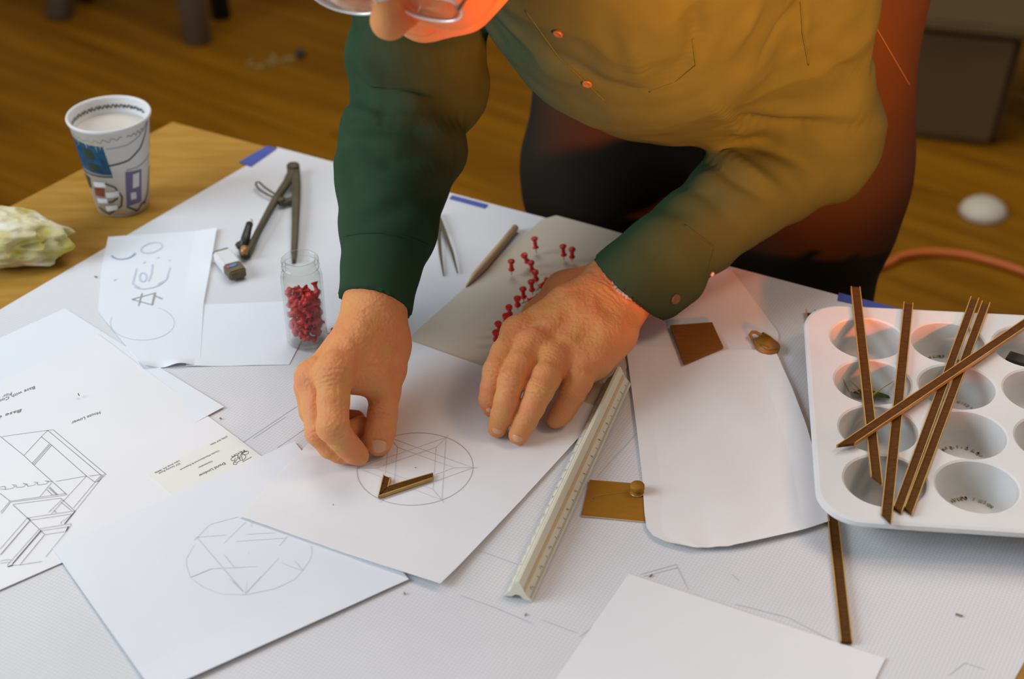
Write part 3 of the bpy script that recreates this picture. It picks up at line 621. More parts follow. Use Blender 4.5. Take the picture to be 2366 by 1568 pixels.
for sg in (-1, 1):
    for k in range(1, 150):
        y = k * .0021; ln = .0022 if k % 6 else .0042
        e_ = Vector((0, 0, 0)); x0, z0, x1, z1 = sg * (hw - .0010), .0030, sg * (hw - .0010 - ln * .72), .0030 + ln * .78; n_ = (s * sg * .7 + UP * .7) * .0003
        a = RA + d * y + s * x0 + UP * z0 + n_; b = RA + d * y + s * x1 + UP * z1 + n_; w_ = d * .00022
        bm.faces.new([bm.verts.new(p) for p in (a - w_, a + w_, b + w_, b - w_)])
bmobj('graduation_marks', bm, M_inkbrown, rule)
# numerals on both faces
def numeral(ch, y, sg, sc=.0034):
    cu = bpy.data.curves.new('numeral', 'FONT'); cu.body = ch; cu.size = sc; cu.align_x = 'CENTER'; cu.resolution_u = 1
    t = bpy.data.objects.new('numeral', cu); C.objects.link(t); bpy.context.view_layer.update()
    me = bpy.data.meshes.new_from_object(t.evaluated_get(bpy.context.evaluated_depsgraph_get())); bpy.data.objects.remove(t); bpy.data.curves.remove(cu)
    sl = (s * -sg * .70 + UP * .72).normalized(); n_ = (s * sg * .7 + UP * .7) * .0005
    base = RA + d * y + s * sg * (hw - .0034) + UP * .0056 + n_
    X = d if sg < 0 else -d
    for v in me.vertices: v.co = base + X * v.co.x * -1 * (-1) + sl * v.co.y
    return me
bm = bmesh.new()
for k in range(24):
    me = numeral(str((k * 2) % 30), .008 + k * .0128, -1); bm.from_mesh(me); bpy.data.meshes.remove(me)
for k in range(12):
    me = numeral(str(12 - k), .010 + k * .0254, 1); bm.from_mesh(me); bpy.data.meshes.remove(me)
me = bpy.data.meshes.new('numerals'); bm.to_mesh(me); bm.free(); link('numerals', me, M_inkbrown, rule)

# ------------------------------------------------------------------ brass plate, veneer square, horn clip
def thin(name, q, h, th, m, parent=None):
    bm = bmesh.new(); prism(bm, [P(x, y, h) for x, y in q], th); return bmobj(name, bm, m, parent)
bp_ = thing('brass_plate', P(1418, 1155, .0012), 'brass plate with a knurled knob on its corner', 'brass plate')
thin('plate', [(1343, 1192), (1362, 1111), (1490, 1121), (1489, 1206)], .0012, .0016, M_brass, bp_)
thin('bright_edge', [(1342, 1193), (1489, 1207), (1489, 1204), (1343, 1190)], .0011, .0014, M_brass_edge, bp_)
ribbons('scribed_line', [[(1374, 1147), (1400, 1142), (1448, 1136)], ell(1371, 1153, 5, 5, 0, 360)], .0005, M_brass_edge, bp_, .0031)
bm = bmesh.new(); kc = P(1472, 1139, .0028); lathe(bm, [(.0052, 0), (.0060, .0005), (.0060, .0016), (.0048, .0024), (.0046, .0040), (.0060, .0050), (.0064, .0058), (.0064, .0088), (.0058, .0098), (.0, .0102)], kc, 36)
bmobj('knob', bm, M_brass, bp_, smooth=True)
bm = bmesh.new(); lathe(bm, [(.0061, .0004), (.0063, .0006), (.0063, .0014), (.0060, .0017)], kc, 36, close=True); bmobj('collar', bm, M_brass_edge, bp_, smooth=True)
tag(thin('veneer_square', [(1548, 755), (1580, 843), (1671, 805), (1645, 748)], .0046, .0022, M_walnut), 'square reddish-brown veneer offcut on the white sheets', 'veneer')
cl = thing('horn_clip', P(1768, 800, .003), 'small amber horn clip with a looped end', 'clip')
bm = bmesh.new(); lp = [P(x, y, h) for x, y, h in ((1746, 795, .004), (1738, 785, .005), (1733, 773, .007), (1738, 767, .008), (1746, 767, .008), (1754, 771, .008), (1760, 776, .006))]
tube(bm, lp, [.0016, .0016, .0017, .0017, .0017, .0017, .0018], 8); bmobj('loop', bm, M_horn, cl, smooth=True)
bm = bmesh.new(); qa = [(1737, 788), (1745, 808), (1758, 818), (1778, 823), (1796, 820), (1803, 808), (1800, 800), (1776, 784), (1762, 773), (1756, 780), (1752, 790), (1744, 792)]
prism(bm, [P(x, y, .003) for x, y in qa], .005); bmesh.ops.bevel(bm, geom=bm.edges[:], offset=.0012, segments=2, affect='EDGES'); bmobj('wedge', bm, M_horn, cl, smooth=True)
bm = bmesh.new(); tube(bm, [P(1756, 796, .0086), P(1776, 806, .0092), P(1797, 805, .0086)], [.0008, .0014, .0008], 8); bmobj('ridge', bm, M_horn, cl, smooth=True)

# ------------------------------------------------------------------ red push pins
def pin_mesh(needle=True):
    bm = bmesh.new(); lathe(bm, [(.0033, .0078), (.0034, .0086), (.0022, .0096), (.0021, .0160), (.0030, .0178), (.0038, .0186), (.0038, .0200), (.0030, .0206), (0, .0206)], (0, 0, 0), 16)
    me = bpy.data.meshes.new('pin_head'); bm.to_mesh(me); bm.free(); me.materials.append(M_red); me.polygons.foreach_set('use_smooth', [True] * len(me.polygons))
    bm = bmesh.new(); lathe(bm, [(.0001, 0), (.00055, .0015), (.00055, .0080)], (0, 0, 0), 8); m2 = bpy.data.meshes.new('needle'); bm.to_mesh(m2); bm.free(); m2.materials.append(M_pinneedle)
    return me, m2
PIN_H, PIN_N = pin_mesh()
def pin(base, top, label, group):
    root = thing('push_pin', base, label, 'push pin', group); d = (Vector(top) - Vector(base)).normalized(); root.rotation_euler = d.to_track_quat('Z', 'Y').to_euler()
    for nm, me in (('pin_head', PIN_H), ('needle', PIN_N)):
        o = bpy.data.objects.new(nm, me); C.objects.link(o); o.parent = root
    return root
pins = [((1195, 440), (1215, 575), 'standing red pin farthest from the hands, alone near the dowel'), ((1453, 510), (1465, 640), 'left pin of the red pair near the sleeve'), ((1535, 535), (1535, 650), 'right pin of the red pair near the sleeve'),
        ((985, 645), (988, 770), 'red pin standing alone left of the row of pins'), ((1098, 580), (1150, 682), 'slanting red pin at the far end of the row'), ((1163, 655), (1180, 770), 'second red pin from the far end of the row'), ((1200, 740), (1215, 850), 'third red pin from the far end of the row'),
        ((1165, 830), (1180, 950), 'fourth red pin from the far end of the row'), ((1262, 857), (1205, 912), 'red pin lying on its side behind the hand'), ((1090, 895), (1100, 1015), 'fifth red pin from the far end of the row'), ((1132, 1000), (1072, 1024), 'fallen red pin half hidden beside the wrist'),
        ((1038, 975), (1045, 1080), 'fourth red pin from the near end of the row'), ((963, 1055), (975, 1160), 'third red pin from the near end of the row'), ((935, 1130), (940, 1220), 'second red pin from the near end of the row'), ((865, 1205), (885, 1312), 'red pin beside the index knuckle'), ((845, 1285), (845, 1392), 'nearest red pin of the row, against the hand')]
for k, (t, b, lab) in enumerate(pins):
    tp = (930 + t[0] * .2552, 440 + t[1] * .2552); bpx = (930 + b[0] * .2552, 440 + b[1] * .2552)
    hz = .0205 if k not in (8, 10) else .0075
    if k in (8, 10): B_ = P(*bpx, .0048)
    else: B_ = P(*bpx, .0020)
    pin(B_, P(*tp, hz), lab, 'red push pins on the tan sheet')
pin(P(757, 772, .0062), P(776, 760, .0062), 'stray red pin lying beside the jar', 'red push pins on the tan sheet')

# ------------------------------------------------------------------ jar of pins
jc = P(711, 786, .0028); jar = thing('glass_jar', jc, 'small open glass jar half full of red push pins', 'jar')
R = .0205
prof = [(.0, .0), (R - .002, .0), (R, .003), (R, .076), (R - .0008, .080), (R - .0035, .0835), (R - .0035, .086), (R - .0018, .0868), (R - .0018, .0882), (R - .0035, .0890), (R - .0035, .0925), (R - .0020, .0935), (R - .0020, .0950), (R - .0035, .0965), (R - .0052, .0965), (R - .0056, .0955), (R - .0056, .0835), (R - .003, .079), (R - .0022, .076), (R - .0022, .005), (R - .004, .0035), (0, .0035)]
bm = bmesh.new(); lathe(bm, prof, jc, 64); bmobj('jar_glass', bm, M_glass, jar, smooth=True)
bm = bmesh.new(); lathe(bm, [(.0001, 0), (.0004, .0012), (.0004, .0060), (.0031, .0062), (.0032, .0068), (.0021, .0076), (.0020, .0125), (.0030, .0138), (.0036, .0146), (.0036, .0156), (.0, .0160)], (0, 0, -.008), 10)
JP = bpy.data.meshes.new('jar_pin'); bm.to_mesh(JP); bm.free(); JP.materials.append(M_red); JP.polygons.foreach_set('use_smooth', [True] * len(JP.polygons))
placed = []
for lvl in range(200):
    if len(placed) > 105: break
    for tr in range(6):
        rr_ = math.sqrt(rng.random()) * (R - .0062); aa = rng.uniform(0, 6.283); z = .0095 + (len(placed) / 105) * .047 + rng.uniform(-.002, .002)
        p = Vector((rr_ * math.cos(aa), rr_ * math.sin(aa), z))
        if all((p - q_).length > .0052 for q_ in placed): placed.append(p); break
for p in placed:
    o = bpy.data.objects.new('push_pin', JP); C.objects.link(o); o.location = jc + p
    rr_ = math.hypot(p.x, p.y); tilt = rng.uniform(.9, 2.2) if rr_ < .009 else None
    if tilt is not None: o.rotation_euler = (tilt, 0, rng.uniform(0, 6.28))
    else: o.rotation_euler = Vector((-p.y, p.x, rng.uniform(-.02, .02))).to_track_quat('Z', 'Y').to_euler()
    tag(o, 'red push pin heaped inside the glass jar', 'push pin', 'red pins inside the jar')

# ------------------------------------------------------------------ dividers, eraser, tweezers, dowel
dv = thing('wing_dividers', P(660, 480, .0012), 'bronze-coloured wing dividers with a pencil clamp', 'dividers')
def zd(x, y, h): return P(480 + x * .2933, 370 + y * .2933, h)
def flatbar(name, pts, w, t, m, root):
    bm = bmesh.new(); pr = None; n = len(pts)
    for i, p in enumerate(pts):
        d_ = (pts[min(i + 1, n - 1)] - pts[max(i - 1, 0)]).normalized(); s_ = UP.cross(d_).normalized(); wi = w[i] / 2; n_ = d_.cross(s_)
        vs = [bm.verts.new(p + s_ * wi * a_ + n_ * t / 2 * b_) for a_, b_ in ((-1, -.6), (-.6, -1), (.6, -1), (1, -.6), (1, .6), (.6, 1), (-.6, 1), (-1, .6))]
        if pr:
            for k in range(8): bm.faces.new((pr[k], pr[(k + 1) % 8], vs[(k + 1) % 8], vs[k]))
        else: bm.faces.new(vs)
        pr = vs
    bm.faces.new(pr[::-1]); return bmobj(name, bm, m, root)
flatbar('leg', [zd(672, 85, .009), zd(630, 170, .009), zd(540, 300, .009), zd(400, 560, .008), zd(310, 745, .006)], [.011, .0095, .0085, .007, .007], .007, M_tool, dv)
flatbar('leg', [zd(690, 90, .0085), zd(697, 190, .0085), zd(696, 320, .0085), zd(690, 520, .007), zd(680, 730, .004), zd(678, 800, .003)], [.011, .0105, .0095, .008, .0065, .004], .007, M_tool, dv)
bm = bmesh.new(); hc = zd(678, 100, .0035); lathe(bm, [(.0072, 0), (.0078, .001), (.0078, .010), (.0068, .0115), (0, .012)], hc, 24); bmobj('hinge', bm, M_tool, dv, smooth=True)
wp = [zd(*q_) for q_ in ((655, 330, .006), (600, 300, .007), (520, 262, .007), (450, 215, .007), (405, 172, .007), (385, 172, .007), (378, 192, .007), (410, 235, .006), (480, 275, .006), (540, 300, .006))]
bm = bmesh.new(); tube(bm, wp, .0012, 8); bmobj('wing', bm, M_tool, dv, smooth=True)
flatbar('cross_bar', [zd(585, 340, .006), zd(640, 315, .006), zd(700, 300, .006)], [.008, .009, .008], .005, M_tool, dv)
bm = bmesh.new(); lathe(bm, [(.0045, 0), (.005, .001), (.005, .006), (.004, .0075), (0, .0078)], zd(580, 345, .004), 18); bmobj('thumb_screw', bm, M_tool, dv, smooth=True)
bm = bmesh.new(); tube(bm, [zd(278, 690, .008), zd(300, 610, .012), zd(318, 540, .016), zd(330, 500, .018)], [.0050, .0052, .0042, .0040], 12); bmobj('pencil_clamp', bm, M_black, dv, smooth=True)
bm = bmesh.new(); tube(bm, [zd(326, 515, .017), zd(336, 472, .0195)], [.0036, .0032], 12); bmobj('pencil_end', bm, M_rubber_w, dv, smooth=True)
bm = bmesh.new(); tube(bm, [zd(262, 700, .007), zd(240, 690, .009), zd(225, 665, .011), zd(232, 650, .012), zd(250, 668, .011), zd(255, 690, .009)], .0016, 8); bmobj('clamp_ring', bm, M_black, dv, smooth=True)
bm = bmesh.new(); tube(bm, [zd(290, 690, .012), zd(286, 735, .010)], [.0042, .0040], 12); bmobj('copper_ferrule', bm, M_orange, dv, smooth=True)
bm = bmesh.new(); tube(bm, [zd(270, 660, .008), zd(295, 745, .006), zd(300, 765, .005)], [.0055, .0055, .002], 10); bmobj('clamp_body', bm, M_black, dv, smooth=True)
er_ = thing('eraser', P(532, 606, .0035), 'worn eraser in a white sleeve beside the dividers', 'eraser')
a, b = zd(105, 735, .0085), zd(238, 900, .0085); d = (b - a).normalized(); s_ = UP.cross(d)
def ebox(nm, t0, t1, hw_, hh, m):
    bm = bmesh.new(); p0 = a.lerp(b, t0); p1 = a.lerp(b, t1); bx(bm, (p0 + p1) / 2, ((p1 - p0).length / 2, hw_, hh), d, s_, UP)
    bmesh.ops.bevel(bm, geom=bm.edges[:], offset=.0016, segments=3, affect='EDGES'); return bmobj(nm, bm, m, er_, smooth=False)
ebox('rubber', -.02, 1.02, .0095, .0058, M_rubber_b); ebox('sleeve', .05, .70, .0099, .0062, M_rubber_w)
ribbons('blue_print', [([zd(0, 0, 0)[:2]], 0)] if False else [[(530, 615), (546, 610)]], .0042, M_blueprint, er_, .0150)
ribbons('red_print', [[(524, 617), (529, 615)]], .0042, M_redprint, er_, .0150)
tw = thing('tweezers', P(1035, 570, .0015), 'slim steel tweezers half hidden behind the green sleeve', 'tweezers')
def zt(x, y, h): return P(930 + x * .2552, 440 + y * .2552, h)
flatbar('arm', [zt(300, 190, .006), zt(335, 290, .006), zt(330, 420, .005), zt(345, 580, .004), zt(372, 770, .002)], [.006, .006, .0042, .0032, .0012], .0012, M_tool, tw)
flatbar('arm', [zt(300, 190, .0075), zt(340, 285, .0075), zt(390, 400, .007), zt(450, 560, .006), zt(500, 745, .003)], [.006, .006, .0042, .0032, .0012], .0012, M_tool, tw)
bm = bmesh.new(); tube(bm, [zt(1022, 335, .0055), zt(880, 505, .0055), zt(735, 680, .0055), zt(660, 760, .0045), zt(590, 850, .0030), zt(570, 872, .0024)], [.0040, .0042, .0044, .0040, .0016, .0004], 14)
tag(bmobj('wooden_dowel', bm, M_dowel, smooth=True), 'pale wooden dowel sharpened to a point beside the tan sheet', 'dowel')
# crumbs of wood on the sheets
for k, (x, y, h, a_) in enumerate(((1215, 1420, .0012, 0), (2216, 1421, .0012, 1), (1855, 1054, .0022, 2), (182, 912, .0048, 3), (935, 1371, .0014, 4), (222, 640, .0012, 5), (510, 967, .0014, 6), (1504, 1330, .0012, 7))):
    bm = bmesh.new(); c_ = P(x, y, h); an = rng.uniform(0, 3); X = Vector((math.cos(an), math.sin(an), 0)); bx(bm, c_ + Vector((0, 0, .0005)), (.0011 + .0006 * (k % 2) + (.0012 if k == 1 else 0), .0005, .0004), X, UP.cross(X), UP)
    tag(bmobj('wood_crumb', bm, M_crumb), ['tiny brown crumb near the end of the scale', 'tiny brown splinter on the grid sheet in front of the muffin tin', 'tiny dark crumb at the right edge of the vellum', 'tiny dark crumb on the furniture drawing', 'tiny crumb just below the star sheets', 'tiny grey crumb left of the doodle sheet', 'tiny crumb right of the business card', 'tiny crumb above the near blank sheet'][k], 'crumb')

# ------------------------------------------------------------------ paper cup
cb = Vector((-0.4475, 1.6265, TOP + .0006)); CHH = .115; R0, R1 = .0298, .0448
cup = thing('paper_cup', cb, 'tall white paper cup printed with teal and purple pictures', 'cup')
def cr(z): return R0 + (R1 - R0) * z / CHH
bm = bmesh.new(); lathe(bm, [(0, .004), (R0 - .002, .004), (R0 - .0015, 0), (R0, 0), (R1, CHH - .003), (R1 + .0018, CHH - .0025), (R1 + .0024, CHH - .0005), (R1 + .0016, CHH + .0015), (R1 - .0002, CHH + .0012), (R1 - .0012, CHH - .002), (R0 - .0004, .006), (0, .006)], cb, 64)
bmobj('cup_wall', bm, M_cupw, cup, smooth=True)
bm = bmesh.new(); lathe(bm, [(0, CHH - .018), (cr(CHH - .018) - .0012, CHH - .018)], cb, 48, cap=False); bmobj('drink', bm, M_tea, cup, smooth=True)
# prints wrapped on the cone; (a, z): a in degrees from the direction facing the camera, positive to the right
toc = math.atan2(-cb.y, -cb.x)
def wrap(a, z, off=.0004): t = toc + math.radians(a); r = cr(z) + off; return cb + Vector((r * math.cos(t), r * math.sin(t), z))
def cup_patch(name, poly, m, off=.0004):
    n = 10; v = []; f = []
    for i in range(n + 1):
        for j in range(n + 1):
            u, w = i / n, j / n; a_ = [poly[0][k] * (1 - u) * (1 - w) + poly[1][k] * u * (1 - w) + poly[2][k] * u * w + poly[3][k] * (1 - u) * w for k in (0, 1)]; v.append(wrap(*a_, off))
    for i in range(n):
        for j in range(n): q_ = i * (n + 1) + j; f.append((q_, q_ + n + 1, q_ + n + 2, q_ + 1))
    return mesh(name, v, f, m, cup, smooth=True)
def cup_line(name, pls, w, m, off=.0006, ins=False):
    v = []; f = []
    for pl_ in pls:
        dense = []
        for (a0_, z0_), (a1_, z1_) in zip(pl_, pl_[1:]):
            for k in range(6): dense.append((a0_ + (a1_ - a0_) * k / 6, z0_ + (z1_ - z0_) * k / 6))
        dense.append(pl_[-1]); pts = [wrap(*q_, off) for q_ in dense]
        i0 = len(v); off += .00002
        for i in range(len(pts)):
            d_ = (pts[min(i + 1, len(pts) - 1)] - pts[max(i - 1, 0)]).normalized(); nrm = pts[i] - cb; nrm.z = 0; s_ = d_.cross(nrm.normalized()).normalized() * w / 2; v += [pts[i] - s_, pts[i] + s_]
        for i in range(len(pts) - 1): f.append((i0 + 2 * i, i0 + 2 * i + 1, i0 + 2 * i + 3, i0 + 2 * i + 2))
    return mesh(name, v, f, m, cup)
cup_patch('teal_picture', [(-88, .060), (-10, .058), (-16, .096), (-96, .101)], M_cteal)
cup_patch('portrait_blob', [(-52, .064), (-28, .064), (-30, .072), (-54, .072)], M_cdark, .0006)  # dark printed shapes of the portrait
cup_patch('portrait_blob', [(-50, .078), (-34, .078), (-36, .091), (-52, .091)], M_cdark, .0006)
cup_patch('purple_picture', [(6, .014), (40, .014), (44, .056), (12, .060)], M_cpurple)
cup_patch('pale_figure', [(22, .036), (36, .036), (38, .054), (25, .054)], M_cupw, .0007)
cup_patch('pale_figure', [(16, .022), (28, .021), (28, .030), (17, .031)], M_cupw, .0007)
cup_patch('red_picture', [(-58, .026), (-34, .028), (-30, .040), (-54, .040)], M_cred, .0005)
cup_patch('green_picture', [(-88, .030), (-66, .034), (-58, .050), (-88, .052)], M_cdark, .0005)
cup_patch('red_edge', [(80, .070), (100, .070), (100, .088), (82, .086)], M_cred)
for k, (a_, z_) in enumerate(((-40, .043), (-18, .031), (-44, .020), (-26, .012))): cup_patch('pale_finger', [(a_ - 12, z_ - .004), (a_ + 14, z_ - .001), (a_ + 14, z_ + .006), (a_ - 12, z_ + .003)], M_cupw, .0007)
cup_line('dark_outline', [[(-12, .071), (20, .074), (44, .084), (58, .098), (66, .112)], [(46, .008), (62, .020), (74, .050)], [(-60, .010), (-34, .004), (-4, .016), (0, .028), (-10, .042), (-30, .048)], [(-56, .017), (-20, .022), (-8, .027)], [(44, .012), (52, .010)], [(6, .014), (28, .004), (42, .012)], [(-96, .060), (-88, .056), (-10, .056)]], .0020, M_cdark)
cup_line('grey_line', [[(-12, .093), (20, .094), (44, .100), (62, .110)], [(14, .062), (36, .061), (60, .064), (76, .066)], [(-20, .003), (10, .003), (30, .004)]], .0012, M_cgrey)
scr = [[(-70 + k * 4, .1035 + .0028 * math.sin(k * 2.3) * (1 if k % 3 else -1)) for k in range(22)], [(20 + k * 4, .1045 + .0026 * math.sin(k * 2.9)) for k in range(13)]]
cup_line('green_script', scr, .0012, M_cgreen)
# faint script inside the far rim
ins = [[(110 + k * 2.2, CHH - .0095 + .0022 * math.sin(k * 2.1 + .6 * math.sin(k))) for k in range(70)]]
cup_line('rim_script', ins, .0014, M_cdark, -.0022)

# ------------------------------------------------------------------ crumpled cloth
bm = bmesh.new(); bmesh.ops.create_icosphere(bm, subdivisions=6, radius=1.0)
cc_ = P(12, 592, 0)
for v in bm.verts:
    p = v.co.copy(); n1 = noise.noise(p * 1.6 + Vector((3, 1, 2))); n2 = abs(noise.noise(p * 3.3 + Vector((7, 2, 5)))); n3 = abs(noise.noise(p * 7.5))
    k = 1 + .20 * n1 - .16 * n2 - .04 * n3
    x, y, z = p.x * k * .072, p.y * k * .043, p.z * k * .032
    if p.x > .55: x += .010 * max(0, noise.noise(Vector((p.y * 3, p.z * 3, 9)))) * 2
    v.co = Vector((x, y, max(z, -.019 - .003 * n1)))
rot = Matrix.Rotation(math.radians(-8), 3, 'Z')
for v in bm.verts: v.co = rot @ v.co + cc_ + Vector((0, 0, .0235))
tag(bmobj('crumpled_cloth', bm, M_cloth, smooth=True), 'crumpled white cloth with yellow stains on the bare plywood', 'cloth')

# ------------------------------------------------------------------ things on the floor behind
st = thing('machine_stand', Pz(330, 60, 0), 'grey-legged machine stand in the blurred background', 'stand')
def fleg(name, a, b, r0, r1, m):
    bm = bmesh.new(); tube(bm, [a, a.lerp(b, .5), b], [r0, (r0 + r1) / 2, r1], 16); return bmobj(name, bm, m, st, smooth=True)
f1 = Pz(458, 96, 0); fleg('leg', f1 + Vector((0, 0, .003)), f1 + Vector((-.02, .0, .75)), .036, .046, M_greyleg)
f2 = Pz(138, 40, 0); fleg('leg', f2 + Vector((0, 0, .003)), f2 + Vector((.17, .10, .75)), .034, .05, M_greyleg)
f3 = Pz(505, 62, 0) + Vector((0, .06, 0)); fleg('dark_post', f3 + Vector((0, 0, .003)), f3 + Vector((-.05, .02, .75)), .026, .026, M_darkleg)
f4 = Pz(190, 14, 0) + Vector((0, .05, 0)); fleg('dark_post', f4 + Vector((0, 0, .003)), f4 + Vector((.03, .02, .75)), .026, .026, M_darkleg)
bm = bmesh.new(); bx(bm, (f1 + f2) / 2 + Vector((.05, .12, .76)), (.36, .22, .02), Vector((1, 0, 0)), Vector((0, 1, 0)), UP); bmobj('stand_top', bm, M_greyleg, st)
# storage bin at the right
b0, b1 = Pz(2088, 325, 0), Pz(2300, 350, 0); d = (b1 - b0).normalized(); s_ = UP.cross(d); bl = (b1 - b0).length
bin_ = thing('storage_bin', (b0 + b1) / 2 + s_ * .16, 'blurred grey-brown storage bin on the floor', 'bin')
bm = bmesh.new(); c_ = (b0 + b1) / 2 + s_ * .16
lo = [c_ + d * x * bl / 2 + s_ * y * .15 + Vector((0, 0, .002)) for x, y in ((-1, -1), (1, -1), (1, 1), (-1, 1))]; hi = [c_ + d * x * (bl / 2 + .02) + s_ * y * .17 + Vector((0, 0, .28)) for x, y in ((-1, -1), (1, -1), (1, 1), (-1, 1))]
box8(bm, lo, hi); bmesh.ops.bevel(bm, geom=bm.edges[:], offset=.018, segments=4, affect='EDGES'); bmobj('bin_body', bm, M_box, bin_, smooth=False)
bm = bmesh.new(); bx(bm, c_ + Vector((0, 0, .288)), (bl / 2 + .035, .185, .014), d, s_, UP); bmesh.ops.bevel(bm, geom=bm.edges[:], offset=.008, segments=3, affect='EDGES'); bmobj('lid', bm, M_box, bin_)
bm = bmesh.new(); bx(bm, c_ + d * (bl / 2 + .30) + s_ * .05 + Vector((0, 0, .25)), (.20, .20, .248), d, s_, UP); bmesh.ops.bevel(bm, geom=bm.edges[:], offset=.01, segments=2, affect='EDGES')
tag(bmobj('dark_cabinet', bm, M_darkbox), 'dark cabinet right of the storage bin', 'cabinet')
# shallow dish upside down
dc_ = Pz(2271, 492, 0); bm = bmesh.new(); lathe(bm, [(.048, .001), (.050, .003), (.044, .016), (.030, .027), (.012, .031), (0, .0315)], dc_, 40)
tag(bmobj('upturned_dish', bm, M_bowl, smooth=True), 'small off-white dish upturned on the floorboards', 'dish')
cab = [Pz(x, y, .010) for x, y in ((1900, 640), (2040, 612), (2080, 592), (2130, 583), (2200, 585), (2270, 598), (2366, 628), (2480, 680))]
bm = bmesh.new(); dense = []
for i in range(len(cab) - 1):
    p0, p1, p2, p3 = cab[max(i - 1, 0)], cab[i], cab[i + 1], cab[min(i + 2, len(cab) - 1)]
    for k in range(8):
        t = k / 8; dense.append(.5 * ((2 * p1) + (p2 - p0) * t + (2 * p0 - 5 * p1 + 4 * p2 - p3) * t * t + (3 * p1 - p0 - 3 * p2 + p3) * t ** 3))
dense.append(cab[-1]); tube(bm, dense, .0075, 10)
tag(bmobj('extension_cable', bm, M_cable, smooth=True), 'orange extension cable curving over the floor behind the table', 'cable')
bm = bmesh.new()
for k in range(9):
    c_ = Pz(585 + k * 12 + rng.uniform(-6, 6), 150 - k * 2.5 + rng.uniform(-8, 8), 0.004); an = rng.uniform(0, 3); X = Vector((math.cos(an), math.sin(an), 0)); bx(bm, c_, (rng.uniform(.006, .018), .005, .0035), X, UP.cross(X), UP)
tag(bmobj('wood_shavings', bm, M_scrap), 'scatter of pale wood shavings on the floor', 'shavings', kind='stuff')
bm = bmesh.new(); bmesh.ops.create_icosphere(bm, subdivisions=2, radius=.014, matrix=Matrix.Translation(Pz(694, 124, .009))); 
for v in bm.verts: v.co.z = max(v.co.z, .0005)
tag(bmobj('bark_lump', bm, M_black, smooth=True), 'small dark lump lying on the floor beyond the table', 'lump')

